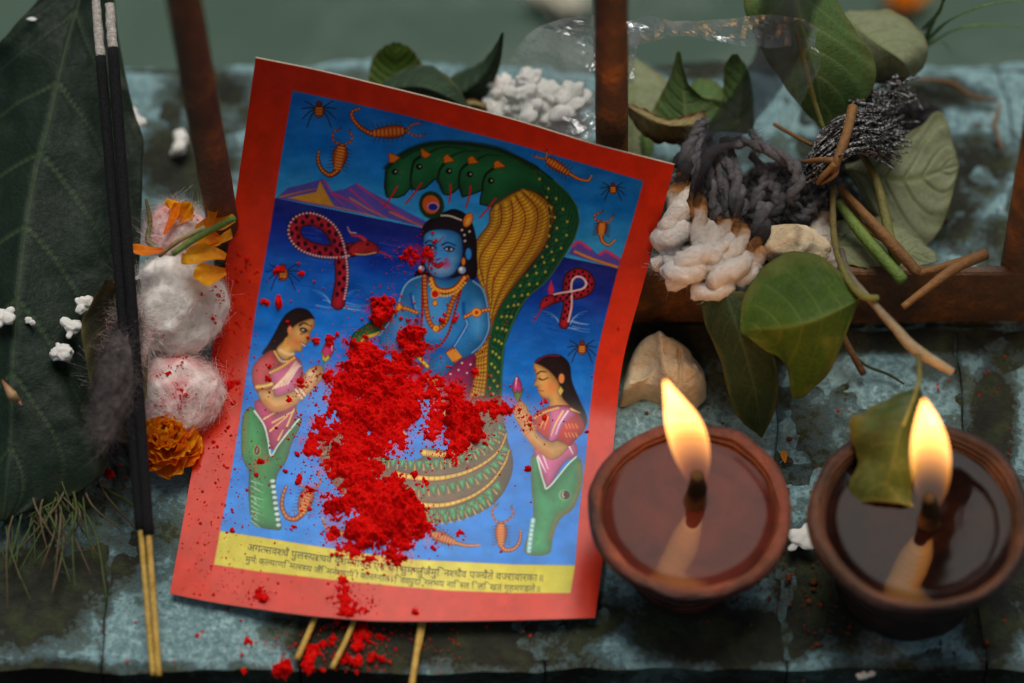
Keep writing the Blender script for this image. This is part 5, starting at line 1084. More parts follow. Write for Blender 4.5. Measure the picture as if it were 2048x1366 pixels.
# ---------------------------------------------------------------- popcorn
m = Mt('popcorn', .75, .25, Subsurface_Weight=.2, Subsurface_Scale=.002); n1 = m.noise(170, 3)
m.col(m.mix(m.ramp(n1, [(.58, (0, 0, 0)), (.72, (.75, .75, .75))]), c3(250, 247, 240), c3(232, 196, 138))); m.bump(m.noise(420, 3), .0009, .6); M_POP = m.m
KINDS = []
for k in range(6):
    r = random.Random(40+k); n = r.randint(5, 7)
    lb = [(0, 0, 0, .45)]+[(r.uniform(-.62, .62), r.uniform(-.62, .62), r.uniform(-.3, .4), r.uniform(.18, .46)) for _ in range(n)]
    v, f = lobes_geo(lb, 4, 17, .22, k); v = v*[1, 1, .8]+(fbm(v*4.5+k, 3)*.06)[:, None]*v
    me = mesh('popcorn', v, f, M_POP).data; bpy.data.objects.remove(bpy.data.objects['popcorn']); KINDS.append(me)
def popcorn(label, px, py, z, size, k, group='popcorn on the large leaf', rot=None):
    o = bpy.data.objects.new('popcorn', KINDS[k % 6]); COL.objects.link(o); r = random.Random(px*7+py)
    o.location = P(px, py, z); o.scale = [size*1.22*U]*3; o.rotation_euler = rot or (r.uniform(-.5, .5), r.uniform(-.5, .5), r.uniform(0, 6.28))
    return tag(o, label, 'popcorn', group)
popcorn('whole white popcorn at the large leaf midrib', 12, 632, .039, 26, 0)
popcorn('tiny white popcorn crumb near the midrib of the large leaf', 60, 643, .037, 9, 1)
popcorn('curled popcorn with a toasted edge, topmost of three on the large leaf', 166, 606, .038, 23, 2)
popcorn('creamy popcorn between two others at the wilted leaf tip', 146, 655, .037, 26, 3)
popcorn('round white popcorn, lowest of three on the large leaf', 126, 702, .035, 28, 4)
popcorn('white popcorn lying on dark moss behind the left post', 364, 284, .006, 28, 5)
popcorn('creamy popcorn peeking from behind the large leaf edge', 268, 236, .03, 24, 1)
o = popcorn('flat white puffed rice grain at the pond end of the large leaf', 62, 38, .066, 17, 4); o.scale = (17*U, 6*U, 6*U); o.rotation_euler = (0, 0, -.15)
o = popcorn('flat white popcorn flake on the ledge between the two lamps', 1600, 1076, .006, 25, 3); o.scale = (44*U, 34*U, 16*U); o.rotation_euler = (0, 0, .3)
popcorn('pale crumb at the very front edge of the ledge', 1730, 1352, .002, 12, 1)
rb = random.Random(5)
spots = [(1003, 178, 26, .032), (1020, 205, 28, .034), (1062, 160, 28, .046), (1048, 190, 30, .044), (1085, 185, 30, .044), (1032, 228, 30, .036), (1060, 215, 30, .042), (1092, 210, 26, .04), (990, 218, 26, .028), (1015, 240, 26, .03), (1060, 245, 30, .036), (1100, 232, 30, .038), (1135, 192, 28, .044), (1142, 215, 30, .042), (1118, 252, 30, .036), (1085, 262, 28, .03), (1150, 240, 26, .034), (1048, 255, 24, .026), (1130, 270, 26, .028), (985, 238, 24, .022), (1075, 232, 26, .03), (1110, 210, 24, .034)]
for i, (x, y, s, z) in enumerate(spots): popcorn('white popcorn heaped inside the clear plastic bag', x, y, z, s*1.3, i, 'popcorn in the plastic bag')

# ---------------------------------------------------------------- clear plastic bag
def film_mat(name, HAZE, IORF):
    m = bpy.data.materials.new(name); m.use_nodes = True; t = m.node_tree; n = t.nodes; n.remove(n['Principled BSDF'])
    tr = n.new('ShaderNodeBsdfTransparent'); tr.inputs[0].default_value = (.97, .98, .98, 1); gl = n.new('ShaderNodeBsdfGlossy'); gl.inputs['Roughness'].default_value = .28; gl.inputs[0].default_value = (.95, .97, 1, 1)
    df = n.new('ShaderNodeBsdfTranslucent'); df.inputs[0].default_value = (.8, .84, .86, 1); lw = n.new('ShaderNodeLayerWeight'); lw.inputs[0].default_value = .12
    tc = n.new('ShaderNodeTexCoord'); nz = n.new('ShaderNodeTexNoise'); nz.inputs['Scale'].default_value = 130; nz.inputs['Detail'].default_value = 3; t.links.new(tc.outputs['Object'], nz.inputs['Vector'])
    bp = n.new('ShaderNodeBump'); bp.inputs['Distance'].default_value = .004; bp.inputs['Strength'].default_value = .35; t.links.new(nz.outputs[0], bp.inputs['Height'])
    for x in (gl, lw): t.links.new(bp.outputs[0], x.inputs['Normal'])
    m1 = n.new('ShaderNodeMixShader'); m2 = n.new('ShaderNodeMixShader'); m1.inputs[0].default_value = HAZE
    t.links.new(tr.outputs[0], m1.inputs[1]); t.links.new(df.outputs[0], m1.inputs[2]); mu = n.new('ShaderNodeMath'); mu.operation = 'MULTIPLY_ADD'; mu.inputs[1].default_value = .6; mu.inputs[2].default_value = IORF; t.links.new(lw.outputs['Facing'], mu.inputs[0]); t.links.new(mu.outputs[0], m2.inputs[0]); t.links.new(m1.outputs[0], m2.inputs[1]); t.links.new(gl.outputs[0], m2.inputs[2]); t.links.new(m2.outputs[0], n['Material Output'].inputs['Surface'])
    return m
M_FILM = film_mat('clear_film', .07, .08); M_FILM3 = film_mat('smooth_clear_film', .035, .03); M_FILM2 = film_mat('crumpled_clear_film', .34, .22)
def crumple(q, s, seed):
    """Sharp-creased folds: ridged noise."""
    return (1-2*np.abs(fbm(q*s+seed, 3, 3)))
def film(name, parent, A_, B_, n, w, amp, scale, seed, mat=None):
    A_, B_ = [resample(crom(np.array(x, float), 10), n) for x in (A_, B_)]
    s = np.linspace(0, 1, w)[None, :, None]; q = A_[:, None]*(1-s)+B_[:, None]*s
    v = P(q[..., 0], q[..., 1], q[..., 2]); k = v.reshape(-1, 3)
    d = crumple(k, scale, seed)*amp+crumple(k, scale*2.7, seed+4)*amp*.35
    k = k+d[:, None]*np.array([.15, -.45, .9])
    return mesh(name, k, np.vstack([gridf(n, w)[:, [0, 1, 2]], gridf(n, w)[:, [0, 2, 3]]]), mat or M_FILM, parent, smooth=False)
bag = thing('plastic_bag', 'crumpled clear plastic bag of popcorn, its empty end trailing to the right', 'plastic bag', at=P(1090, 270))
film('front_film', bag, [(972, 235, .03), (1005, 190, .045), (1030, 140, .055), (1065, 80, .07), (1110, 45, .08), (1180, 36, .08)], [(1000, 290, .03), (1060, 290, .05), (1130, 280, .055), (1180, 250, .058), (1192, 180, .066), (1200, 90, .074)], 30, 16, .0040, 40, 1)
film('back_film', bag, [(975, 200, .018), (1020, 120, .035), (1060, 66, .06), (1120, 40, .076), (1190, 34, .079)], [(1100, 250, .02), (1150, 200, .03), (1180, 150, .045), (1195, 110, .06), (1205, 80, .07)], 30, 18, .002, 70, 9)
film('film_corner', bag, [(1120, 280, .046), (1150, 230, .054), (1180, 195, .06), (1196, 150, .064)], [(1175, 300, .046), (1186, 262, .05), (1200, 215, .054), (1215, 160, .06)], 20, 12, .003, 90, 5, M_FILM2)
film('trailing_end', bag, [(1180, 36, .08), (1250, 44, .08), (1290, 36, .082), (1340, 48, .08), (1420, 44, .08), (1520, 36, .082), (1600, 40, .082), (1628, 62, .08)], [(1190, 110, .07), (1248, 100, .07), (1300, 88, .074), (1360, 76, .074), (1430, 86, .074), (1520, 98, .074), (1590, 92, .074), (1622, 100, .074)], 46, 8, .0046, 50, 3, M_FILM2)
film('hanging_edge', bag, [(1246, 60, .078), (1250, 100, .07), (1252, 140, .064), (1250, 168, .06)], [(1285, 66, .078), (1272, 104, .07), (1268, 140, .064), (1262, 170, .06)], 26, 9, .003, 110, 8, M_FILM2)
film('side_fold', bag, [(1540, 70, .08), (1545, 130, .07), (1552, 200, .062), (1560, 260, .056)], [(1625, 80, .083), (1640, 130, .0815), (1610, 190, .074), (1580, 258, .060)], 26, 16, .0018, 50, 6, M_FILM3)
# ---------------------------------------------------------------- burnt cotton wicks
m = Mt('wick_cotton_burnt', .92, .1)
nz = m.noise(120, 4); tt_ = m.math('ADD', m.attr('t'), m.math('MULTIPLY', m.math('SUBTRACT', nz, .5), .22))
m.col(m.ramp(tt_, [(0, c3(236, 230, 224)), (.36, c3(228, 214, 198)), (.45, c3(168, 112, 60)), (.52, c3(44, 34, 30)), (.62, c3(58, 56, 58)), (.8, c3(112, 108, 110)), (1, c3(92, 90, 94))]))
m.bump(m.noise(420, 6, .75, 1.2), .0022, .9); M_TW = m.m
def wick(label, pts, rad, turns, seed, ramp=(0., 1.)):
    q = np.array(pts, float); c = crom(q, 12); w = P(c[:, 0], c[:, 1], c[:, 2]); w = resample(w, 110)
    rr = np.interp(np.linspace(0, 1, 110), np.linspace(0, 1, len(rad)), np.array(rad, float)*1.06*U)
    t, n, b = frames(w); ph = np.linspace(0, turns*2*np.pi*.8, 110)+seed+1.3*fbm(np.stack([np.linspace(0, 5, 110), np.full(110, seed*3), np.zeros(110)], 1), 2); g = []
    lump = 1+.10*np.sin(np.linspace(0, turns*4*np.pi, 110)+seed)+.34*fbm(np.stack([np.linspace(0, 13, 110), np.full(110, seed), np.zeros(110)], 1), 3)
    for k in range(2):
        a = ph+k*np.pi; off = (np.cos(a)[:, None]*n+np.sin(a)[:, None]*b)*(rr*.40)[:, None]
        v, f, tt = tube_geo(w+off, rr*.68*lump, 16, .33, seed+k); g.append((v, f, ramp[0]+(ramp[1]-ramp[0])*tt))
    v, f, tt = merge(g)
    cen = np.repeat(w, 16, 0); nn = []
    for x in g: d_ = x[0][:-2]-cen; nn += [d_/(np.linalg.norm(d_, axis=1)[:, None]+1e-9), np.array([[0, 0, 1.], [0, 0, 1.]])]
    nn = np.vstack(nn); FV, FF = fibres(v, nn, 420, .0042, 2.6e-5, .8, seed+.1); ft = np.repeat(tt[np.random.RandomState(int((seed+.1)*10)).randint(0, len(v), 420)], 12)
    f = np.vstack([f, FF+len(v)]); v = np.vstack([v, FV]); tt = np.concatenate([tt, ft])
    return tag(mesh('cotton_wick', v, quads_to_list(f), M_TW, attrs={'t': tt}), label, 'cotton wick', 'half-burnt twisted cotton wicks')
wick('fat twisted cotton wick against the card, white below and ash grey above', [(1322, 500, .05), (1345, 470, .056), (1362, 425, .058), (1368, 380, .058), (1372, 330, .06), (1398, 245, .058)], [25, 31, 27, 17, 12, 7], 2.6, .4)
wick('second white cotton wick with a scorched shoulder turning to grey ash', [(1336, 556, .052), (1372, 540, .058), (1412, 500, .06), (1408, 455, .06), (1392, 412, .062), (1398, 350, .064), (1430, 300, .064), (1480, 288, .06)], [24, 28, 29, 23, 14, 12, 11, 9], 3., 1.3, (0, .95))
wick('lowest white cotton wick hanging over the iron bar, charred at the top', [(1402, 582, .05), (1436, 572, .056), (1466, 530, .058), (1480, 475, .058), (1474, 420, .056), (1470, 350, .056), (1462, 300, .056)], [22, 28, 27, 17, 13, 12, 9], 3., 2.2)
wick('plump white wick tucked low against the card edge', [(1318, 536, .046), (1342, 520, .05), (1376, 508, .05), (1404, 480, .05)], [18, 24, 22, 14], 1.4, .8, (0., .4))
wick('white wick knotted in the middle of the cotton bundle', [(1404, 545, .054), (1432, 520, .06), (1450, 480, .06), (1446, 436, .056)], [16, 22, 20, 12], 1.6, 1.7, (.05, .55))
wick('scorched cotton wick with a black collar beside the cream fruit piece', [(1478, 576, .05), (1496, 545, .054), (1512, 498, .056), (1522, 450, .056), (1530, 410, .054)], [18, 20, 18, 17, 13], 1.6, .9, (.2, .85))
wick('grey ash wick bending down at its right end', [(1440, 282, .06), (1500, 286, .06), (1548, 306, .06), (1584, 326, .06), (1597, 360, .058), (1584, 398, .054), (1602, 416, .05)], [8, 9, 11, 11, 12, 12, 6], 4.2, .2, (.68, 1))
wick('short grey ash wick sticking up from the burnt heap', [(1500, 262, .06), (1512, 280, .06), (1524, 300, .058)], [6, 7, 8], 1.5, .7, (.7, 1))
wick('grey ash wick standing in the middle of the burnt heap', [(1470, 456, .05), (1482, 420, .054), (1478, 380, .056), (1466, 346, .058), (1440, 310, .06)], [8, 14, 12, 11, 9], 3., 1.9, (.66, .95))
wick('thin ash wick lying against the brown-edged leaf', [(1352, 330, .056), (1372, 300, .058), (1392, 268, .06), (1412, 240, .06)], [10, 10, 10, 8], 3., 1.1, (.6, .9))
wick('ash wick curled along the upper card corner', [(1345, 400, .05), (1352, 366, .054), (1368, 346, .056), (1390, 330, .058)], [14, 14, 12, 9], 2., 2.4, (.62, .95))
wick('singed pinkish cotton wick end beneath the thin olive stem', [(1652, 428, .036), (1640, 470, .04), (1652, 510, .04), (1668, 538, .036)], [15, 20, 19, 12], 1.2, .3, (.5, .05))
for lab_, pts, rad, sd_ in (('grey ash cord rising straight from the white wick tips', [(1440, 470, .05), (1426, 400, .056), (1415, 340, .06), (1402, 268, .06)], [13, 12, 10, 7], .6),
                           ('dark ash cord in the shadow of the bent ash wick', [(1456, 450, .05), (1450, 390, .054), (1432, 330, .058), (1414, 258, .058)], [12, 11, 10, 7], 1.4),
                           ('short thick ash cord over the soot hollow', [(1500, 440, .046), (1516, 392, .05), (1532, 352, .05), (1502, 308, .052)], [13, 12, 11, 9], 2.1),
                           ('crumbling ash cord at the right side of the soot hollow', [(1548, 444, .044), (1558, 400, .048), (1542, 356, .05), (1562, 318, .054)], [12, 12, 11, 8], 2.7),
                           ('charred cord end lying toward the thin olive stem', [(1566, 430, .044), (1596, 436, .046), (1622, 420, .046), (1640, 396, .046)], [11, 11, 9, 6], 3.3),
                           ('ash cord hugging the brown-edged leaf', [(1402, 404, .056), (1390, 352, .06), (1400, 300, .062), (1420, 262, .06)], [13, 12, 10, 7], 3.9)):
    wick(lab_, pts, rad, 2.6, sd_, (.64, .95))
# soot-black burnt heap under the wicks
m = Mt('soot', .95, .1); m.col(m.ramp(m.noise(420, 5, .7), [(.3, c3(14, 14, 15)), (.5, c3(46, 44, 45)), (.66, c3(120, 118, 118))])); m.bump(m.noise(500, 5, .75), .003); M_SOOT = m.m
def heap(name, label, cat, pts, h, amp, seed, mat, rad=None):
    """Low uneven mound whose plan is a ring of ledge points."""
    n, w = 64, 26
    ring = resample(crom(np.array(pts+[pts[0]], float), 8, closed=True), n+1)[:-1]; c = ring.mean(0)
    s = np.linspace(0, 1, w)[None, :, None]; q = c*(1-s)+ring[:, None]*s
    z = h*(1-np.linspace(0, 1, w)**2.2)[None]+0*q[..., 0]
    v = P(q[..., 0], q[..., 1], .001); v[..., 2] += z; k = v.reshape(-1, 3)
    k[:, 2] = np.maximum(k[:, 2]+fbm(k*150+seed, 4)*amp*(z.ravel()/h+.15), .0006)
    f = gridf(n+1, w); f = f % (n*w)
    return tag(mesh(name, k, f, mat), label, cat)
tag(heap('burnt_ash', None, None, [(1330, 520), (1420, 570), (1560, 560), (1680, 560), (1740, 470), (1740, 400), (1640, 360), (1480, 360), (1380, 420)], .030, .014, 2, M_SOOT), 'black soot and ash under the burnt cotton wicks', 'ash', kind='stuff')
tag(heap('burnt_ash', None, None, [(1640, 330), (1720, 350), (1830, 320), (1890, 240), (1850, 200), (1760, 210), (1660, 260)], .016, .008, 6, M_SOOT), 'black soot under the charred fibre hank', 'ash', kind='stuff')
# charred fibre hank
m = Mt('charred_fibre', .8, .3); m.col(m.ramp(m.noise(900, 3), [(.35, c3(14, 14, 15)), (.5, c3(52, 50, 51)), (.62, c3(176, 174, 172))])); M_CF = m.m
r = np.random.RandomState(3); g = []
for k in range(150):
    o = r.normal(size=3); a = r.uniform(-1, 1)
    y0, y1, y2 = 345+a*18+r.normal()*6, 272+a*42, 262+a*46+r.normal()*8
    pts = [(1606+abs(r.normal())*14, y0, .052), (1650+r.normal()*5, y1+26, .060+o[2]*.003), (1702+r.normal()*5, y1-6, .062+o[0]*.004), (1752+r.normal()*7, y2, .056+o[1]*.004), (1778+r.normal()*22, y2+r.normal()*18, .048)]
    q = PX(pts, 5); v, f, _ = tube_geo(q, r.uniform(1.2, 3.0)*U, 5, .15, k); g.append((v, f))
for k in range(60):
    c = np.array([1745+r.normal()*38, 195+r.normal()*20]); pts = [(c[0], c[1], .044+r.uniform(0, .012))]
    for _ in range(3): pts.append((pts[-1][0]+r.normal()*15, pts[-1][1]+r.normal()*11, pts[-1][2]+r.normal()*.003))
    q = PX(pts, 4); v, f, _ = tube_geo(q, r.uniform(1.5, 3.6)*U, 5, .2, k); g.append((v, f))
v, f, _ = merge(g); tag(mesh('charred_fibre_hank', v, quads_to_list(f), M_CF), 'charred black fibre hank with silvery ash strands under the cinnamon stem', 'burnt fibre')

# ---------------------------------------------------------------- fruit pieces
m = Mt('cream_fruit_flesh', .6, .3, Subsurface_Weight=.15, Subsurface_Scale=.003); n1, n2 = m.noise(55, 4), m.noise(380, 5, .7)
m.col(m.mix(m.attr('t'), m.ramp(m.math('ADD', m.math('MULTIPLY', n1, .7), m.math('MULTIPLY', n2, .3)), [(.34, c3(176, 148, 112)), (.52, c3(208, 188, 154)), (.68, c3(222, 208, 180))]), c3(60, 38, 26))); m.bump(m.math('ADD', n1, n2), .0016, .7); M_FRUIT = m.m
def fruit(label, outline, c, h, seed, dark):
    n, w = 96, 40
    ring = resample(crom(np.array(outline+[outline[0]], float), 8, closed=True), n+1)[:-1]; c = np.array(c, float)
    s = np.linspace(0, 1, w)[None, :, None]; q = c*(1-s)+ring[:, None]*s; S1 = s[..., 0]
    z = h*np.sqrt(np.clip(1-S1**2.6, 0, 1))+0*q[..., 0]
    # torn hollow on the near left side, and a raised skin fold
    z -= h*.50*np.exp(-(((q[..., 0]-(c[0]-38))/34)**2+((q[..., 1]-(c[1]+4))/30)**2))
    z += h*.14*np.exp(-(((q[..., 0]-(c[0]-4)-(q[..., 1]-c[1])*.15)/9)**2))*(S1 < .8)
    z -= h*.12*np.exp(-(((q[..., 0]-(c[0]+32))/4)**2))*(q[..., 1] > c[1]-20)
    base = P(q[..., 0], q[..., 1]+h*.0/U, .0015); base[..., 2] += z
    k = base.reshape(-1, 3); k = k+(fbm(k*170+seed, 4)*.0016)[:, None]*np.array([.6, .6, 1.]); k[:, 2] = np.maximum(k[:, 2], .0004)
    dk = np.exp(-(((q[..., 0]-dark[0])/18)**2+((q[..., 1]-dark[1])/16)**2)).ravel()*.9
    px, py = q[..., 0], q[..., 1]
    return tag(mesh('fruit_piece', k, gridf(n+1, w)[:, ::-1] % (n*w), M_FRUIT, attrs={'t': dk}), label, 'fruit')
fruit('torn cream fruit piece with a dark tip, between card, iron bar and small lamp', [(1246, 770), (1256, 735), (1280, 700), (1318, 694), (1350, 700), (1384, 730), (1412, 778), (1404, 808), (1360, 826), (1320, 806), (1280, 800), (1240, 812)], (1325, 765), .019, 4, (1322, 706))
def lump(name, label, cat, px, py, z, rad, mat, seed, rot=(0, 0, 0), rough=.25, sub=4, **kw):
    d, f = ICO[sub]; h = 1+rough*fbm(d*1.8+seed, 4)+.06*fbm(d*7+seed, 3)
    v = (d*h[:, None]*np.array(rad))@rotm(*rot).T+P(px, py, z)
    return tag(mesh(name, v, f, mat, attrs={'t': np.clip(1-np.abs(d[:, 0]-.1)*6, 0, 1)*(d[:, 2] > .5)*.6}), label, cat, **kw)
lump('fruit_piece', 'bitten cream fruit piece tucked behind the rounded glossy leaf', 'fruit', 1586, 494, .052, (.0125, .0085, .008), M_FRUIT, 3, (0.1, 0, -.15), .3)
# withered bud on the large leaf
m = Mt('withered_bud', .5, .4); m.col(m.ramp(m.attr('t'), [(0, c3(120, 60, 40)), (.5, c3(176, 140, 96)), (1, c3(90, 56, 44))])); M_BUD = m.m
tube('flower_bud', PX([(4, 760, .037), (14, 775, .038), (24, 790, .037), (36, 802, .034), (44, 812, .034)], 6), np.array([1.5, 6, 10, 6, 2])*U, M_BUD, None, seg=12, steps=2)
tag(bpy.data.objects['flower_bud'], 'tiny withered pink and tan bud on the large dark leaf', 'bud')
# things afloat on the pond
def floating(label, px, py, r, mat, seed, n=7):
    g = []; rr = random.Random(seed); t_ = thing('floating_flower', label, 'flower', at=P(px, py, -.26))
    for k in range(n):
        v, f, tt = petal_geo(r, r*.5, .25, .2, k); v = place(v, k*2.4, .2+.05*k, 0, P(px, py, -.255)); mesh('petal', v, f, mat, t_, attrs={'t': tt})
m = Mt('white_petal', .6, .3); m.col(m.ramp(m.noise(300), [(.3, c3(190, 186, 170)), (.7, c3(220, 216, 200))])); M_WP = m.m
floating('white flower floating on the pond behind the plastic bag', 1135, 8, .014, M_WP, 1)
floating('small white flower floating on the pond near the middle post', 1085, -10, .010, M_WP, 2)
floating('orange flower floating on the pond beyond the broad smoky leaf', 1812, -6, .014, MP[0], 3)

# ---------------------------------------------------------------- red powder
m = Mt('vermilion_powder', .95, .05); a, b = m.noise(700, 5, .7), m.noise(140, 4)
m.col(m.ramp(m.math('ADD', m.math('MULTIPLY', a, .5), m.math('MULTIPLY', b, .5)), [(.36, c3(178, 8, 10)), (.52, c3(216, 14, 13)), (.66, c3(236, 36, 28))])); m.bump(m.math('ADD', a, b), .0012, .6); M_RED = m.m
GROUND = [(625, 1300, 18, 22, 3), (615, 1325, 12, 22, 3), (640, 1290, 16, 8, 2.5), (722, 1268, 18, 22, 3), (712, 1295, 12, 8, 2), (755, 1282, 10, 9, 3), (564, 1341, 17, 16, 5), (402, 1270, 14, 9, 3), (420, 1264, 10, 5, 2), (690, 1322, 12, 10, 3), (712, 1322, 10, 9, 3), (745, 1316, 9, 8, 3), (788, 1308, 9, 9, 3), (707, 1345, 7, 9, 2), (765, 1318, 7, 6, 2), (668, 1276, 8, 8, 2), (497, 1284, 6, 6, 2), (218, 948, 9, 9, 3), (486, 1342, 5, 5, 2), (675, 1245, 8, 6, 2), (730, 1250, 14, 10, 2)]
def powder_field(blobs, x0, y0, x1, y1, step, seed):
    X, Y = np.meshgrid(np.arange(x0, x1, step), np.arange(y0, y1, step), indexing='ij'); p = np.stack([X.ravel()*.05, Y.ravel()*.05, np.full(X.size, seed)], 1)
    wx = fbm(p*1.7, 5, 3, .62).reshape(X.shape)*26; wy = fbm(p*1.7+9, 5, 8, .62).reshape(X.shape)*26
    H = np.zeros(X.shape); soft = np.zeros(X.shape)
    for x, y, a, b, h in blobs:
        if a == 0: continue
        k = min(1., a/26)
        a, b = a*1.02+1, b*1.02+1; d = ((X+wx*k-x)/a)**2+((Y+wy*k-y)/b)**2
        H = np.maximum(H, h*np.sqrt(np.clip(1-d, 0, 1)))
    n1 = fbm(p*.85+3, 4, 1).reshape(X.shape); n2 = fbm(p*3.3+5, 3, 2).reshape(X.shape)
    bil = 1-np.abs(fbm(p*2.0+2, 3, 6).reshape(X.shape))*1.9
    n3 = fbm(p*1.9+4, 4, 13, .6).reshape(X.shape)
    H = .72*H*(.55+.8*n1+.2*n2+.36*bil)-2.7*np.clip(.22-n3, 0, 1)
    return X, Y, H
def powder_mesh(name, label, blobs, box, step, seed, place_fn, ok_fn=lambda X, Y: 1):
    X, Y, H = powder_field(blobs, *box, step, seed)
    n, m_ = X.shape; H = H*ok_fn(X, Y); keep = H > .12
    f = gridf(n, m_); ok = keep.ravel()[f].any(1); f = f[ok]
    use = np.unique(f); idx = np.full(n*m_, -1); idx[use] = np.arange(len(use)); f = idx[f]
    h = H.ravel()[use]*MM
    v = place_fn(X.ravel()[use], Y.ravel()[use], np.where(h > .12*MM, h, -.0003))
    v = v+fbm(v*900, 2)[:, None]*np.array([.0003, .0003, .0002])
    return tag(mesh(name, v, f, M_RED), label, 'powder', kind='stuff')
def inside(X, Y):
    u, v = card_uv(X, Y); q = card_px(np.clip(u, 0, 1), np.clip(v, 0, 1)); return (np.hypot(q[..., 0]-X, q[..., 1]-Y) < .5) & (u > .004) & (v > .004) & (u < .996)
powder_mesh('red_powder', 'crumbly bright red powder heaped over the middle of the card', PILE, (400, 480, 1110, 1246), 1.5, 2.2, lambda x, y, h: on_card(x, y, h*.85+.00012), inside)
powder_mesh('red_powder', 'red powder spilled on the ledge below the card', GROUND, (190, 920, 860, 1366), 1.6, 5.5, lambda x, y, h: P(x, y, .0)+np.stack([0*h, 0*h, h+.0006], 1))
# grains and crumbs scattered round the heaps
rs = np.random.RandomState(12)
def grains(name, label, pts, rad, seed):
    d, f = ICO[1]; vs = []; n = len(pts); r_ = np.random.RandomState(seed)
    V = pts[:, None]+(d[None]*(1+.35*r_.normal(size=(n, len(d), 1)))*[1, 1, .7])*rad[:, None, None]
    F = (f[None]+(np.arange(n)*len(d))[:, None, None]).reshape(-1, 3)
    tag(mesh(name, V.reshape(-1, 3), F, M_RED), label, 'crumbs', kind='stuff')
blob = np.array([b[:4] for b in PILE if b[2] > 10]); i = rs.randint(0, len(blob), 6000)
xy = blob[i, :2]+rs.normal(size=(6000, 2))*(blob[i, 2:]*.7+12); lo = np.stack([rs.uniform(360, 1180, 620), rs.uniform(500, 1230, 620)], 1); lo = lo[(lo[:, 0] < 900-(lo[:, 1]-500)*.12) | (rs.rand(620) < .25)]
tt = np.stack([rs.normal(436, 40, 900), rs.uniform(500, 1190, 900)], 1)
xy = np.vstack([xy, lo, tt]); u_, v_ = card_uv(xy[:, 0], xy[:, 1]); ok = (u_ > .005) & (u_ < .995) & (v_ > .005) & (v_ < .8); xy = xy[ok]
rad = np.clip(rs.lognormal(np.log(.00017), .6, len(xy)), .00007, .0010)
grains('red_powder_grains', 'fine red powder grains dusted over the card', on_card(xy[:, 0], xy[:, 1], rad*.4), rad, 1)
gx = np.vstack([np.stack([rs.normal(690, 110, 330), rs.uniform(1245, 1345, 330)], 1), np.stack([rs.uniform(150, 2040, 150), rs.uniform(880, 1340, 150)], 1), np.stack([rs.normal(240, 40, 40), rs.normal(945, 25, 40)], 1), np.stack([rs.uniform(1640, 2040, 40), rs.uniform(700, 900, 40)], 1)])
rad = np.clip(rs.lognormal(np.log(.00026), .5, len(gx)), .0001, .001)
grains('red_powder_grains', 'red powder grains scattered over the turquoise ledge', P(gx[:, 0], gx[:, 1], .001), rad, 2)
def on_blob(cv, n, seed, sc):
    v, nn = cv; r_ = np.random.RandomState(seed); px, py = proj(v); ok = np.where((nn[:, 2] > .1) & (nn@-FW > .2))[0]
    c = ok[r_.randint(0, len(ok), 9)]; j = []
    for _ in range(n):
        a = v[c[r_.randint(0, 9)]]+r_.normal(size=3)*.0016; j.append(ok[np.argmin(((v[ok]-a)**2).sum(1))])
    return v[j]+nn[j]*.0005
pts = np.vstack([on_blob(cot1, 70, 1, 1), on_blob(cot2, 110, 2, 1), on_blob(cot3, 40, 3, 1)]); rad = np.clip(np.random.RandomState(4).lognormal(np.log(.00026), .55, len(pts)), .0001, .0011)
grains('red_powder_grains', 'red powder grains caught in the cotton', pts, rad, 3)

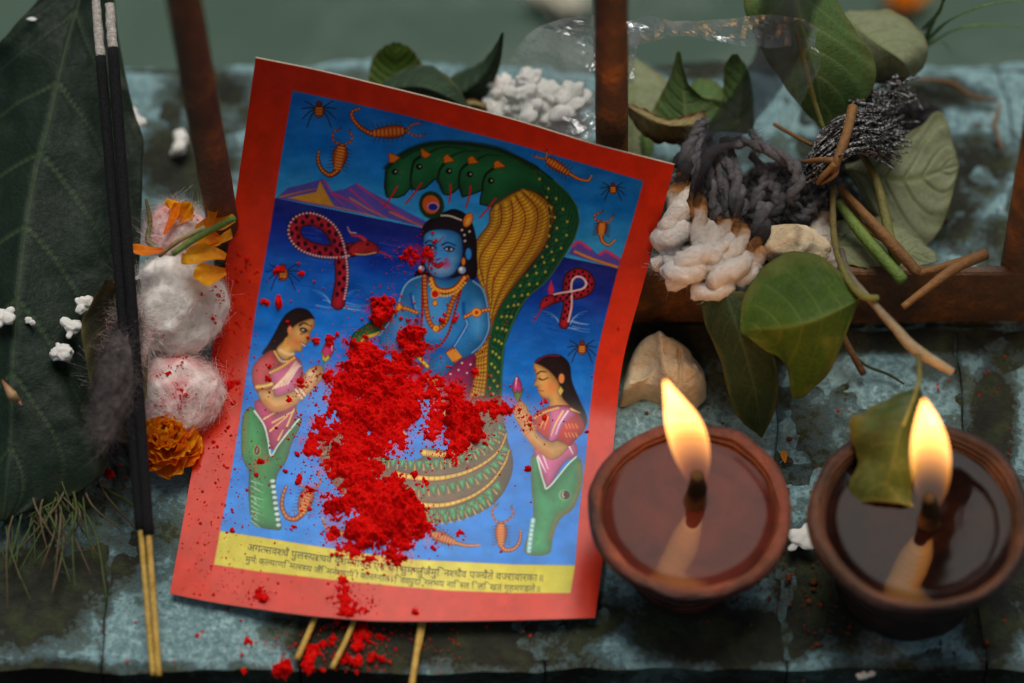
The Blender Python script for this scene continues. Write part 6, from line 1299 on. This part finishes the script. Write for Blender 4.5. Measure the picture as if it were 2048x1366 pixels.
# brown husk crumbs trodden into the paint round the lamps, and pale dust on the large leaf
m = Mt('husk_crumbs', .9, .1); m.col(m.ramp(m.noise(300), [(.3, c3(60, 34, 24)), (.6, c3(120, 66, 38)), (.8, c3(150, 110, 70))])); M_HUSK = m.m
M_KEEP = M_RED; M_RED = M_HUSK
hx = np.vstack([np.stack([rs.normal(1600, 70, 130), rs.normal(1190, 80, 130)], 1), np.stack([rs.uniform(1240, 2040, 120), rs.uniform(660, 1340, 120)], 1), np.stack([rs.uniform(1840, 2040, 40), rs.uniform(220, 520, 40)], 1)])
grains('husk_crumbs', 'brown husk crumbs on the paint around the lamps', P(hx[:, 0], hx[:, 1], .001), np.clip(rs.lognormal(np.log(.00038), .55, len(hx)), .00012, .0014), 7)
M_RED = M_KEEP
# ---------------------------------------------------------------- thin smoke over the smouldering wicks
m = bpy.data.materials.new('thin_smoke'); m.use_nodes = True; t = m.node_tree; n = t.nodes; n.remove(n['Principled BSDF'])
pv = n.new('ShaderNodeVolumePrincipled'); pv.inputs['Color'].default_value = (.97, .98, 1, 1); pv.inputs['Anisotropy'].default_value = .5
tc = n.new('ShaderNodeTexCoord'); nz = n.new('ShaderNodeTexNoise'); nz.inputs['Scale'].default_value = 45; nz.inputs['Detail'].default_value = 3; t.links.new(tc.outputs['Object'], nz.inputs['Vector'])
mr = n.new('ShaderNodeMapRange'); mr.inputs[1].default_value = .35; mr.inputs[2].default_value = .75; mr.inputs[3].default_value = 0; mr.inputs[4].default_value = 3.2; t.links.new(nz.outputs[0], mr.inputs[0]); t.links.new(mr.outputs[0], pv.inputs['Density'])
t.links.new(pv.outputs[0], n['Material Output'].inputs['Volume'])
for k, (pts, rad) in enumerate([([(1392, 410, .072), (1408, 350, .085), (1450, 290, .10), (1500, 235, .115), (1545, 170, .13), (1580, 90, .15), (1600, -40, .18)], [7, 13, 15, 13, 16, 26, 40]),
                                ([(1418, 380, .075), (1412, 310, .09), (1440, 250, .105), (1520, 150, .13), (1560, 40, .155), (1570, -40, .18)], [6, 12, 18, 26, 36, 44])]):
    q = PX(pts, 8); g = []
    for w in (1.0, .65, .3):      # nested wisps: thickest in the middle
        v, f, _ = tube_geo(q, np.interp(np.linspace(0, 1, len(q)), np.linspace(0, 1, len(rad)), np.array(rad, float)*U*w), 14, .25, k); g.append((v, f))
    for v, f in g: tag(mesh('smoke', v, quads_to_list(f), m), 'thin pale smoke rising from the burnt cotton wicks', 'smoke', kind='stuff')
